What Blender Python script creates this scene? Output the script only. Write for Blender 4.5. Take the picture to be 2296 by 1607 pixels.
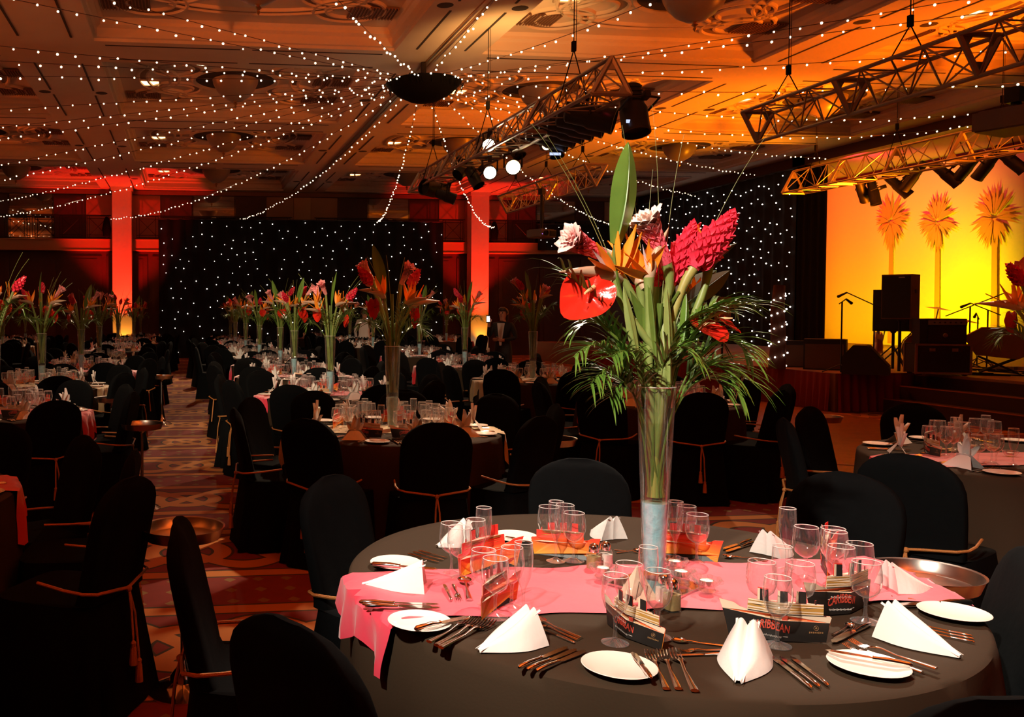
import bpy, math, random
import numpy as np
from mathutils import Vector, Matrix, Euler
random.seed(7)
PI = math.pi
sc = bpy.context.scene
for o in list(bpy.data.objects):
    bpy.data.objects.remove(o)
COL = sc.collection

# ------------------------------------------------------------------ camera
# room frame: X along the far wall, Y into the hall, Z up; the camera stands at the origin at eye height
W, H = 2296, 1607
FPX, PPX, PPY, EYE = 2000.0, 645.0, 764.0, 1.60
PSI = math.atan((PPX - 417.0) / FPX)
PHI = math.atan((PPY - 700.0) / FPX)
cam = bpy.data.cameras.new('camera')
cam.sensor_fit = 'HORIZONTAL'; cam.sensor_width = 36.0
cam.lens = 36.0 * FPX / W
cam.shift_x = (W / 2 - PPX) / W
cam.shift_y = -(H / 2 - PPY) / W
cam.clip_start = 0.05; cam.clip_end = 200
camo = bpy.data.objects.new('camera', cam); COL.objects.link(camo)
camo.location = (0, 0, EYE)
camo.rotation_euler = (PI / 2 - PHI, 0, -PSI)
sc.camera = camo

# ------------------------------------------------------------------ world, exposure
wd = bpy.data.worlds.new('hall_air'); sc.world = wd; wd.use_nodes = True
wd.node_tree.nodes['Background'].inputs[0].default_value = (1.0, 0.30, 0.10, 1)
wd.node_tree.nodes['Background'].inputs[1].default_value = 0.004
vs = sc.view_settings
sc.display_settings.display_device = 'sRGB'
vs.view_transform = 'Standard'; vs.look = 'None'; vs.gamma = 1.0; vs.use_curve_mapping = False
vs.exposure = 0.0
cy = sc.cycles
cy.max_bounces = 8; cy.diffuse_bounces = 3; cy.glossy_bounces = 4; cy.transmission_bounces = 6; cy.transparent_max_bounces = 24
cy.caustics_reflective = False; cy.caustics_refractive = False
cy.sample_clamp_indirect = 4.0; cy.use_denoising = True

# ------------------------------------------------------------------ lights of the hall
def lamp(name, kind, loc, power, col, target=None, size=0.1, angle=60, blend=0.4):
    L = bpy.data.lights.new(name, kind); L.energy = power; L.color = col
    if kind == 'AREA':
        L.shape = 'DISK'; L.size = size
    else:
        L.shadow_soft_size = size
    if kind == 'SPOT':
        L.spot_size = math.radians(angle); L.spot_blend = blend
    o = bpy.data.objects.new(name, L); COL.objects.link(o); o.location = loc
    if target is not None:
        o.rotation_euler = (Vector(target) - Vector(loc)).to_track_quat('-Z', 'Y').to_euler()
    return o
AMB = (1.0, 0.17, 0.022); RED = (1.0, 0.018, 0.008)
# stage lanterns on the front table, from behind and from the front left
lamp('table_lantern_rear', 'SPOT', (3.6, 5.6, 5.7), 1900, (1.0, 0.86, 0.68), (1.45, 2.6, 0.75), 0.09, 24, 0.35)
lamp('table_lantern_front', 'SPOT', (-2.0, -0.6, 5.0), 2300, (1.0, 0.88, 0.72), (1.5, 2.75, 1.15), 0.10, 26, 0.5)
# pin lanterns on the tables behind
for nm, src, dst, p, a in [('b6', (3.8, 9.5, 5.4), (1.5, 6.25, .8), 1900, 22), ('c8', (6.6, 11.0, 5.4), (4.45, 8.0, .8), 600, 24),
                           ('c4', (7.4, 6.9, 5.2), (4.9, 4.6, .8), 900, 26), ('a8', (0.6, 10.6, 5.4), (-1.6, 7.8, .8), 650, 24),
                           ('b9', (3.6, 12.4, 5.4), (1.5, 9.1, .9), 600, 24), ('a10', (0.3, 13.6, 5.4), (-1.6, 10.6, .9), 650, 26),
                           ('c11', (6.6, 14.0, 5.4), (4.4, 10.9, .9), 550, 26), ('b12', (3.4, 15.6, 5.4), (1.45, 12.4, 1.0), 650, 32),
                           ('a14', (0.4, 17.2, 5.4), (-1.6, 14.0, 1.0), 600, 32), ('c15', (6.6, 17.6, 5.4), (4.4, 14.6, 1.0), 550, 34),
                           ('b19', (1.0, 24.5, 5.4), (0.6, 19.5, 1.0), 1100, 60), ('c22', (6.6, 28.0, 5.4), (4.4, 23.0, 1.0), 900, 60),
                           ('z24', (-3.4, 27.6, 5.4), (-3.6, 23.5, 1.0), 800, 58)]:
    lamp('table_lantern_' + nm, 'SPOT', src, p, (1.0, 0.72, 0.46), dst, 0.08, a, 0.6)
# front wash on the bouquets in mid hall, from high up over the entrance
lamp('bouquet_wash', 'SPOT', (-3.5, -1.0, 5.7), 5200, (1.0, 0.78, 0.52), (1.0, 11.5, 1.3), 0.2, 24, 0.8)
# amber ceiling fill: entrance and left spots are added, unseen; beams only rise
def up(nm, loc, hd, el, p, col, cone):
    h = math.radians(hd); e = math.radians(el)
    lamp('ceiling_fill_' + nm, 'SPOT', loc, p, col, Vector(loc) + Vector((math.sin(h) * math.cos(e), math.cos(h) * math.cos(e), math.sin(e))), 0.3, cone, 0.9)
up('entrance', (3.0, -3.9, 2.6), 0, 36, 12000, AMB, 68)
up('entrance_left', (-6.0, -3.9, 2.6), 4, 36, 5000, AMB, 68)
up('left_near', (-14.9, 10.0, 2.8), 80, 34, 5200, AMB, 66)
up('left_far', (-14.9, 22.0, 2.8), 92, 34, 3200, (1.0, 0.13, 0.012), 66)
up('truss', (4.62, 12.6, 4.55), 20, 50, 260, (1.0, 0.50, 0.15), 100)
up('stage', (15.0, 16.5, 2.4), -60, 42, 5200, (1.0, 0.17, 0.002), 80)
up('stage_near', (14.5, 11.0, 2.4), -45, 45, 3800, (1.0, 0.15, 0.002), 80)
up('stage_far', (16.4, 21.5, 2.2), -75, 48, 1500, (1.0, 0.26, 0.002), 80)
# stage
lamp('cyc_yellow', 'SPOT', (17.4, 21.0, 0.95), 1500, (1.0, 0.66, 0.0), (21.0, 23.2, 2.4), 0.2, 95, 0.9)
lamp('cyc_amber', 'SPOT', (18.6, 26.2, 0.95), 170, (1.0, 0.30, 0.0), (21.0, 26.4, 1.8), 0.2, 100, 0.9)
lamp('cyc_red', 'SPOT', (18.2, 26.8, 5.3), 420, (1.0, 0.015, 0.012), (21.0, 27.0, 4.2), 0.15, 120, 0.9)
lamp('cyc_pink', 'SPOT', (18.0, 22.8, 5.6), 420, (1.0, 0.02, 0.05), (21.0, 23.2, 5.2), 0.15, 120, 0.9)
lamp('truss_wash', 'SPOT', (17.6, 15.2, 1.2), 260, (1.0, 0.42, 0.0), (13.7, 16.6, 4.6), 0.1, 50, 0.6)
lamp('dance_floor_wash', 'SPOT', (9.5, 16.0, 5.5), 260, (1.0, 0.16, 0.02), (9.2, 12.0, 0.0), 0.2, 60, 0.8)
# ------------------------------------------------------------------ helpers
_ps, _cs, _pf, _cf = math.sin(PSI), math.cos(PSI), math.sin(PHI), math.cos(PHI)
FW = Vector((_ps * _cf, _cs * _cf, -_pf)); RT = Vector((_cs, -_ps, 0)); UP = RT.cross(FW)
def ray(x, y): return FW * FPX + RT * (x - PPX) - UP * (y - PPY)
def PZ(x, y, z):
    d = ray(x, y); return Vector((0, 0, EYE)) + d * ((z - EYE) / d.z)
def PYY(x, y, Y):
    d = ray(x, y); return Vector((0, 0, EYE)) + d * (Y / d.y)
def PXX(x, y, X):
    d = ray(x, y); return Vector((0, 0, EYE)) + d * (X / d.x)

class MB:
    """a mesh under construction"""
    def __init__(s): s.v = []; s.f = []
    def add(s, vs, fs, M=None):
        b = len(s.v)
        if M is not None: vs = [M @ Vector(p) for p in vs]
        s.v.extend(tuple(p) for p in vs)
        s.f.extend(tuple(i + b for i in q) for q in fs)
        return s
    def box(s, c, d, M=None, taper=1.0):
        x, y, z = c; a, b, h = d[0] / 2, d[1] / 2, d[2] / 2
        vs = []
        for k, t in ((-1, 1.0), (1, taper)):
            vs += [(x - a * t, y - b * t, z + k * h), (x + a * t, y - b * t, z + k * h), (x + a * t, y + b * t, z + k * h), (x - a * t, y + b * t, z + k * h)]
        return s.add(vs, [(3, 2, 1, 0), (4, 5, 6, 7), (0, 1, 5, 4), (1, 2, 6, 5), (2, 3, 7, 6), (3, 0, 4, 7)], M)
    def bar(s, a, b, r, n=6, r2=None): return s.tube([a, b], [r, r if r2 is None else r2], n)
    def tube(s, pts, r, n=6, cap=True, M=None, flat=1.0):
        pts = [Vector(p) for p in pts]; m = len(pts)
        if not hasattr(r, '__len__'): r = [r] * m
        vs = []; fs = []; up = None
        for i, p in enumerate(pts):
            t = (pts[min(i + 1, m - 1)] - pts[max(i - 1, 0)])
            if t.length < 1e-9: t = Vector((0, 0, 1))
            t.normalize()
            if up is None:
                up = Vector((0, 0, 1)) if abs(t.z) < 0.9 else Vector((0, 1, 0))
            sd = t.cross(up); sd.normalize(); up = sd.cross(t); up.normalize()
            for k in range(n):
                a = 2 * PI * k / n
                vs.append(p + sd * (math.cos(a) * r[i]) + up * (math.sin(a) * r[i] * flat))
        for i in range(m - 1):
            for k in range(n):
                fs.append((i * n + k, i * n + (k + 1) % n, (i + 1) * n + (k + 1) % n, (i + 1) * n + k))
        if cap:
            fs.append(tuple(range(n - 1, -1, -1))); fs.append(tuple(range((m - 1) * n, m * n)))
        return s.add(vs, fs, M)
    def lathe(s, prof, n=24, c=(0, 0, 0), M=None):
        vs = []; fs = []; m = len(prof)
        for r, z in prof:
            for k in range(n):
                a = 2 * PI * k / n
                vs.append((c[0] + r * math.cos(a), c[1] + r * math.sin(a), c[2] + z))
        for i in range(m - 1):
            for k in range(n):
                fs.append((i * n + k, i * n + (k + 1) % n, (i + 1) * n + (k + 1) % n, (i + 1) * n + k))
        if prof[0][0] > 1e-6: fs.append(tuple(range(n - 1, -1, -1)))
        if prof[-1][0] > 1e-6 and getattr(s, 'capend', True): fs.append(tuple(range((m - 1) * n, m * n)))
        return s.add(vs, fs, M)
    def grid(s, fn, nu, nv, cu=False, M=None):
        vs = []; fs = []
        for j in range(nv + 1):
            for i in range(nu + (0 if cu else 1)):
                vs.append(fn(i / nu, j / nv))
        w = nu if cu else nu + 1
        for j in range(nv):
            for i in range(nu):
                fs.append((j * w + i, j * w + (i + 1) % w, (j + 1) * w + (i + 1) % w, (j + 1) * w + i))
        return s.add(vs, fs, M)
    def prism(s, poly, d, M=None):
        """poly in the XZ plane, pushed out d along Y (from -d/2 to d/2)"""
        n = len(poly)
        vs = [(x, -d / 2, z) for x, z in poly] + [(x, d / 2, z) for x, z in poly]
        fs = [tuple(range(n)), tuple(range(2 * n - 1, n - 1, -1))] + [(i, (i + 1) % n + 0, (i + 1) % n + n, i + n)[::-1] for i in range(n)]
        return s.add(vs, fs, M)
    def ball(s, c, r, n=8, m=5, M=None):
        rr = r if hasattr(r, '__len__') else (r, r, r)
        return s.grid(lambda u, v: (c[0] + rr[0] * math.sin(PI * v) * math.cos(2 * PI * u), c[1] + rr[1] * math.sin(PI * v) * math.sin(2 * PI * u), c[2] - rr[2] * math.cos(PI * v)), n, m, True, M)
    def mesh(s, name='m', smooth=True):
        me = bpy.data.meshes.new(name); me.from_pydata(s.v, [], s.f); me.update()
        if smooth:
            me.polygons.foreach_set('use_smooth', [True] * len(me.polygons))
            try: me.set_sharp_from_angle(angle=math.radians(40))
            except Exception: pass
        return me

def put(name, me, mat=None, parent=None, loc=None, rot=None, scale=None, label=None, cat=None, group=None, kind=None):
    if isinstance(me, MB): me = me.mesh(name)
    if me is not None and mat is not None and len(me.materials) == 0: me.materials.append(mat)
    o = bpy.data.objects.new(name, me); COL.objects.link(o)
    if parent is not None: o.parent = parent
    if loc is not None: o.location = loc
    if rot is not None: o.rotation_euler = rot if hasattr(rot, '__len__') else (0, 0, rot)
    if scale is not None: o.scale = scale if hasattr(scale, '__len__') else (scale,) * 3
    if label: o['label'] = label
    if cat: o['category'] = cat
    if group: o['group'] = group
    if kind: o['kind'] = kind
    return o
def struct(name, me, mat=None, parent=None, **k):
    return put(name, me, mat, parent, kind='structure' if parent is None else None, **k)

class Proto:
    """a thing built once: its own mesh and its parts (and their parts); put down any number of times with shared meshes"""
    def __init__(s, name, me, mat, parts=()):
        s.name = name; s.me = me.mesh(name) if isinstance(me, MB) else me; s.parts = []
        if s.me is not None and mat is not None: s.me.materials.append(mat)
        for p in parts:
            if isinstance(p, Proto): s.parts.append(p); continue
            s.parts.append(Proto(p[0], p[1], p[2], p[3] if len(p) > 3 and p[3] else ()))
    def place(s, loc=(0, 0, 0), rot=0, scale=None, label=None, cat=None, group=None, parent=None, parts=True):
        o = put(s.name, s.me, None, parent, loc, rot, scale, label, cat, group)
        if parts:
            for p in s.parts: p.place(None, None, None, getattr(p, 'lab', None), None, None, o)
        return o

# ------------------------------------------------------------------ materials
def lin(h):
    h = h.lstrip('#'); c = [int(h[i:i + 2], 16) / 255 for i in (0, 2, 4)]
    return tuple(x / 12.92 if x < 0.04045 else ((x + 0.055) / 1.055) ** 2.4 for x in c) + (1,)
def _c(c): return lin(c) if isinstance(c, str) else (tuple(c) + (1,))[:4]
def mat(name, col, rough=0.6, metal=0.0, noise=0.0, nscale=20.0, bump=0.0, spec=0.5, coat=0.0, sheen=0.0, col2=None):
    m = bpy.data.materials.new(name); m.use_nodes = True; nt = m.node_tree; b = nt.nodes['Principled BSDF']
    c = _c(col)
    b.inputs['Base Color'].default_value = c; b.inputs['Roughness'].default_value = rough; b.inputs['Metallic'].default_value = metal
    b.inputs['Specular IOR Level'].default_value = spec; b.inputs['Coat Weight'].default_value = coat
    b.inputs['Sheen Weight'].default_value = sheen
    if noise or bump or col2:
        tc = nt.nodes.new('ShaderNodeTexCoord'); nz = nt.nodes.new('ShaderNodeTexNoise'); nz.inputs['Scale'].default_value = nscale; nz.inputs['Detail'].default_value = 4
        nt.links.new(tc.outputs['Object'], nz.inputs['Vector'])
        if noise or col2:
            mx = nt.nodes.new('ShaderNodeMix'); mx.data_type = 'RGBA'
            c2 = _c(col2) if col2 else tuple(x * (1 - noise) for x in c[:3]) + (1,)
            mx.inputs[6].default_value = c; mx.inputs[7].default_value = c2
            nt.links.new(nz.outputs['Fac'], mx.inputs[0]); nt.links.new(mx.outputs[2], b.inputs['Base Color'])
        if bump:
            bp = nt.nodes.new('ShaderNodeBump'); bp.inputs['Strength'].default_value = bump; bp.inputs['Distance'].default_value = 0.01
            nt.links.new(nz.outputs['Fac'], bp.inputs['Height']); nt.links.new(bp.outputs['Normal'], b.inputs['Normal'])
    return m
def emis(name, col, strength, sample=False):
    m = bpy.data.materials.new(name); m.use_nodes = True; nt = m.node_tree; nt.nodes.clear()
    e = nt.nodes.new('ShaderNodeEmission'); e.inputs[0].default_value = _c(col); e.inputs[1].default_value = strength
    o = nt.nodes.new('ShaderNodeOutputMaterial'); nt.links.new(e.outputs[0], o.inputs[0])
    if not sample: m.cycles.emission_sampling = 'NONE'
    return m
def thin_glass(name, tint=(1, 1, 1), base=0.05, edge=0.75, power=2.2, rough=0.03, haze=0.0):
    """thin clear glass wall: lets light straight through, reflects more towards its rim, where haze mixes in white in place of refracted light"""
    m = bpy.data.materials.new(name); m.use_nodes = True; nt = m.node_tree; nt.nodes.clear()
    N = nt.nodes.new; L = nt.links.new
    t = N('ShaderNodeBsdfTransparent'); t.inputs[0].default_value = tuple(tint) + (1,)
    g = N('ShaderNodeBsdfGlossy'); g.inputs['Roughness'].default_value = rough; g.inputs[0].default_value = (1, 1, 1, 1)
    lw = N('ShaderNodeLayerWeight'); lw.inputs['Blend'].default_value = 0.5
    pw = N('ShaderNodeMath'); pw.operation = 'POWER'; pw.inputs[1].default_value = power
    ma = N('ShaderNodeMath'); ma.operation = 'MULTIPLY_ADD'; ma.inputs[1].default_value = edge; ma.inputs[2].default_value = base
    mx = N('ShaderNodeMixShader'); o = N('ShaderNodeOutputMaterial')
    L(lw.outputs['Facing'], pw.inputs[0]); L(pw.outputs[0], ma.inputs[0]); L(ma.outputs[0], mx.inputs[0])
    L(t.outputs[0], mx.inputs[1]); L(g.outputs[0], mx.inputs[2]); out = mx.outputs[0]
    if haze:  # white put into the edge colour stands in for refracted light
        tr = N('ShaderNodeBsdfTranslucent'); tr.inputs[0].default_value = (.9, .9, .92, 1); df = N('ShaderNodeBsdfDiffuse'); df.inputs[0].default_value = (.9, .9, .92, 1)
        m1 = N('ShaderNodeMixShader'); m1.inputs[0].default_value = .5; L(tr.outputs[0], m1.inputs[1]); L(df.outputs[0], m1.inputs[2])
        p2 = N('ShaderNodeMath'); p2.operation = 'POWER'; p2.inputs[1].default_value = 3.0; L(lw.outputs['Facing'], p2.inputs[0])
        a2 = N('ShaderNodeMath'); a2.operation = 'MULTIPLY_ADD'; a2.inputs[1].default_value = haze; a2.inputs[2].default_value = haze * .06; L(p2.outputs[0], a2.inputs[0])
        m2 = N('ShaderNodeMixShader'); L(a2.outputs[0], m2.inputs[0]); L(out, m2.inputs[1]); L(m1.outputs[0], m2.inputs[2]); out = m2.outputs[0]
    L(out, o.inputs[0])
    return m
def ramp_mat(name, stops, axis='Z', lo=0.0, hi=1.0, rough=0.5, spec=0.5, noise=0.0, nscale=30):
    """colour that runs along an object axis, as a petal's or a print's own colour does"""
    m = mat(name, (1, 1, 1), rough, spec=spec); nt = m.node_tree; b = nt.nodes['Principled BSDF']; N = nt.nodes.new; L = nt.links.new
    tc = N('ShaderNodeTexCoord'); sp = N('ShaderNodeSeparateXYZ'); mr = N('ShaderNodeMapRange'); cr = N('ShaderNodeValToRGB')
    mr.inputs['From Min'].default_value = lo; mr.inputs['From Max'].default_value = hi
    L(tc.outputs['Object'], sp.inputs[0]); L(sp.outputs[axis], mr.inputs['Value'])
    src = mr.outputs[0]
    if noise:
        nz = N('ShaderNodeTexNoise'); nz.inputs['Scale'].default_value = nscale; L(tc.outputs['Object'], nz.inputs['Vector'])
        ad = N('ShaderNodeMath'); ad.operation = 'MULTIPLY_ADD'; ad.inputs[1].default_value = noise; L(nz.outputs['Fac'], ad.inputs[0]); L(src, ad.inputs[2])
        sb = N('ShaderNodeMath'); sb.operation = 'SUBTRACT'; sb.inputs[1].default_value = noise * .5; L(ad.outputs[0], sb.inputs[0]); src = sb.outputs[0]
    L(src, cr.inputs[0])
    el = cr.color_ramp.elements
    while len(el) < len(stops): el.new(0.5)
    for e, (p, c) in zip(el, stops): e.position = p; e.color = _c(c)
    L(cr.outputs[0], b.inputs['Base Color'])
    return m
M = {}
M['ceil'] = mat('ceiling_plaster', (0.62, 0.50, 0.38), 0.75, noise=0.12, nscale=3)
M['ceil_band'] = mat('ceiling_band_paint', (0.23, 0.145, 0.095), 0.8, noise=0.1, nscale=5)
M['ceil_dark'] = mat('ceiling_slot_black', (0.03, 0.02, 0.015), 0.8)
M['grille'] = mat('grille_bronze', (0.12, 0.06, 0.03), 0.6, 0.3)
M['brass'] = mat('aged_brass', (0.55, 0.32, 0.12), 0.3, 1.0)
M['bowl'] = mat('alabaster_bowl', (0.24, 0.18, 0.13), 0.35, noise=0.15, nscale=8)
M['wood_dark'] = mat('mahogany_dark', (0.085, 0.018, 0.010), 0.5, noise=0.35, nscale=6)
M['wood_mid'] = mat('mahogany_mid', (0.22, 0.07, 0.03), 0.5, noise=0.25, nscale=6)
M['wood_light'] = mat('maple_panel', (0.42, 0.20, 0.10), 0.5, noise=0.2, nscale=6)
M['column'] = mat('column_plaster', (0.72, 0.60, 0.52), 0.7)
M['ledge'] = mat('ledge_paint', (0.50, 0.27, 0.13), 0.6)
M['iron'] = mat('wrought_iron', (0.02, 0.014, 0.012), 0.5, 0.6)
M['mirror'] = mat('mirror_glass', (0.75, 0.70, 0.64), 0.03, 1.0)
M['black_cloth'] = mat('black_table_linen', (0.040, 0.025, 0.0145), 0.85, bump=0.05, nscale=120, spec=0.12)
M['chair_cloth'] = mat('black_chair_linen', (0.0042, 0.0050, 0.0056), 0.9, noise=0.3, nscale=30, bump=0.15, spec=0.06)
M['star_cloth'] = mat('black_star_velvet', (0.003, 0.003, 0.003), 0.95)
M['cord'] = mat('gold_cord', (0.50, 0.20, 0.05), 0.5, bump=0.5, nscale=300)
M['napkin'] = mat('white_damask', (0.86, 0.83, 0.80), 0.75, bump=0.12, nscale=60)
M['china'] = mat('white_china', (0.90, 0.84, 0.76), 0.25, coat=0.3)
M['silver'] = mat('polished_silver', (0.86, 0.82, 0.78), 0.09, 1.0)
M['steel_dull'] = mat('brushed_steel', (0.62, 0.58, 0.54), 0.28, 1.0, noise=0.2, nscale=40)
M['alu'] = mat('truss_aluminium', (0.42, 0.36, 0.30), 0.42, 0.85)
M['black_metal'] = mat('black_lamp_housing', (0.012, 0.011, 0.010), 0.45)
M['black_plastic'] = mat('black_cabinet', (0.010, 0.009, 0.009), 0.6, bump=0.1, nscale=200)
M['grey_plastic'] = mat('grey_projector_case', (0.22, 0.19, 0.20), 0.5)
M['cable'] = mat('black_cable', (0.005, 0.004, 0.0035), 0.9, spec=0.1)
M['wire'] = mat('string_cable', (0.05, 0.018, 0.008), 0.7)
M['bulb'] = emis('fairy_bulb', (1.0, 0.78, 0.48), 7)
M['star'] = emis('star_led', (1.0, 0.90, 0.80), 5)
M['halogen'] = emis('halogen_reflector', (1.0, 0.62, 0.24), 4.5)
M['hot'] = emis('lantern_lens_hot', (1.0, 0.86, 0.60), 60)
M['warm_lens'] = emis('lantern_lens_warm', (1.0, 0.72, 0.36), 9)
M['red_led'] = emis('red_pilot_led', (1.0, 0.03, 0.06), 8)
M['white_led'] = emis('white_display', (0.55, 0.65, 1.0), 1.2)
M['phone'] = emis('phone_screen', (0.75, 0.85, 1.0), 9)
M['glass'] = thin_glass('clear_glass', (0.985, 0.985, 0.985), 0.06, 0.75, 1.8, 0.05, 0.30)
M['glass_v'] = thin_glass('vase_glass', (0.97, 0.98, 0.97), 0.05, 0.6, 2.2, 0.04, 0.22)
M['glass_far'] = thin_glass('clear_glass_distant', (0.92, 0.90, 0.88), 0.12, 0.6, 1.5, 0.10, 0.45)
M['water'] = thin_glass('vase_water', (0.90, 0.93, 0.80), 0.03, 0.25, 2.0)
M['pepper'] = mat('ground_pepper', (0.42, 0.30, 0.12), 0.8, noise=0.4, nscale=200)
M['salt'] = mat('salt', (0.80, 0.66, 0.60), 0.8)
M['wax'] = mat('tealight_wax', (0.9, 0.86, 0.78), 0.5)
M['cream_card'] = mat('cream_card', (0.80, 0.64, 0.48), 0.6)
M['black_card'] = mat('black_card', (0.012, 0.010, 0.009), 0.45)
M['ochre_card'] = mat('ochre_print', (0.48, 0.25, 0.05), 0.6)
M['red_print'] = mat('red_print', (0.62, 0.07, 0.04), 0.6)
M['white_print'] = mat('white_print', (0.72, 0.66, 0.60), 0.6)
M['gold_print'] = mat('gold_print', (0.28, 0.15, 0.06), 0.5)
M['sunset_line'] = mat('pale_menu_print', (0.95, 0.38, 0.14), 0.6)
M['gel'] = mat('blue_gel_beads', (0.12, 0.40, 0.52), 0.15, nscale=34, coat=0.5, bump=0.6, col2=(0.52, 0.78, 0.84))
M['stem'] = mat('green_stem', (0.15, 0.24, 0.035), 0.45, noise=0.5, nscale=25)
M['stem_pale'] = mat('pale_green_stem', (0.30, 0.38, 0.10), 0.45, noise=0.4, nscale=25)
M['stem_peach'] = ramp_mat('peach_ginger_stem', [(0, (0.40, 0.36, 0.10)), (0.5, (0.60, 0.30, 0.14)), (1, (0.85, 0.22, 0.14))], 'Z', 1.3, 1.75, 0.45)
M['leaf'] = mat('banana_leaf', (0.17, 0.34, 0.055), 0.35, noise=0.35, nscale=14)
M['leaf_dark'] = mat('dark_leaf', (0.05, 0.09, 0.03), 0.35, noise=0.3, nscale=14)
M['frond'] = mat('palm_leaflet', (0.12, 0.26, 0.035), 0.30, noise=0.4, nscale=10)
M['grass'] = mat('bear_grass', (0.20, 0.22, 0.06), 0.5)
M['orange_petal'] = ramp_mat('orange_sepal', [(0, (0.95, 0.42, 0.02)), (1, (1.0, 0.20, 0.01))], 'Z', 0, 0.13, 0.5)
M['orange_flat'] = mat('orange_sepal_plain', (1.0, 0.25, 0.012), 0.5, col2=(1.0, 0.42, 0.03), nscale=18)
M['blue_petal'] = mat('lilac_tongue', (0.62, 0.52, 0.55), 0.5)
M['spathe'] = mat('green_pink_spathe', (0.48, 0.45, 0.28), 0.4, col2=(0.62, 0.28, 0.20), nscale=12)
M['spathe_pink'] = mat('pink_spathe', (0.66, 0.30, 0.22), 0.4, col2=(0.5, 0.48, 0.3), nscale=10)
M['ginger_pink'] = ramp_mat('pink_ginger_bract', [(0, (0.90, 0.10, 0.16)), (0.55, (0.90, 0.16, 0.22)), (0.85, (0.95, 0.42, 0.42)), (1, (1.0, 0.80, 0.72))], 'Z', 0.0, 0.16, 0.45)
M['ginger_red'] = mat('crimson_ginger_bract', (0.78, 0.022, 0.055), 0.38, col2=(0.9, 0.06, 0.12), nscale=22)
M['anthurium'] = mat('red_waxy_spathe', (0.72, 0.025, 0.012), 0.16, coat=0.6, bump=0.25, nscale=26)
M['spadix'] = mat('cream_spadix', (0.85, 0.60, 0.30), 0.5)
M['skin'] = mat('skin', (0.55, 0.26, 0.16), 0.55)
M['hair'] = mat('brown_hair', (0.04, 0.014, 0.006), 0.5)
M['suit'] = mat('black_suit', (0.010, 0.008, 0.008), 0.8)
M['shirt'] = mat('white_shirt', (0.72, 0.64, 0.58), 0.8)
M['skirt'] = mat('red_stage_skirt', (0.20, 0.008, 0.006), 0.8)
M['stage_top'] = mat('stage_deck', (0.30, 0.14, 0.07), 0.5, noise=0.3, nscale=3)
M['stage_front'] = mat('stage_fascia', (0.035, 0.008, 0.006), 0.6)
M['edge_strip'] = mat('step_edge_strip', (0.35, 0.10, 0.02), 0.4)
M['cyc'] = mat('pale_backcloth', (0.85, 0.80, 0.74), 0.9)
M['palm_shape'] = mat('palm_shape_tan', (0.74, 0.36, 0.14), 0.9)
M['amp_cloth'] = mat('tan_amp_cloth', (0.14, 0.07, 0.035), 0.8, noise=0.3, nscale=60)
M['guitar_white'] = mat('white_guitar_body', (0.80, 0.70, 0.58), 0.25, coat=0.5)
M['guitar_red'] = mat('dark_red_pickguard', (0.25, 0.02, 0.015), 0.3)
M['cab_side'] = mat('brown_cabinet_side', (0.20, 0.10, 0.06), 0.6)  # one even warm brown, for cabinet bodies and grille bars
M['drum_shell'] = mat('drum_shell', (0.10, 0.03, 0.015), 0.3, coat=0.5)
M['drum_skin'] = mat('drum_skin', (0.06, 0.045, 0.04), 0.5)
M['trunk'] = mat('palm_trunk_bark', (0.09, 0.035, 0.018), 0.9, bump=0.6, nscale=30)
def runner_mat(name, c1, c2):
    return mat(name, c1, 0.55, noise=0.0, col2=c2, nscale=9, bump=0.25, sheen=0.4)
M['runner_pink'] = runner_mat('pink_satin', (0.80, 0.045, 0.095), (0.72, 0.03, 0.075))
M['runner_red'] = runner_mat('red_satin', (0.62, 0.015, 0.02), (0.5, 0.01, 0.02))
M['runner_beige'] = runner_mat('champagne_satin', (0.62, 0.47, 0.25), (0.55, 0.42, 0.22))

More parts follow.
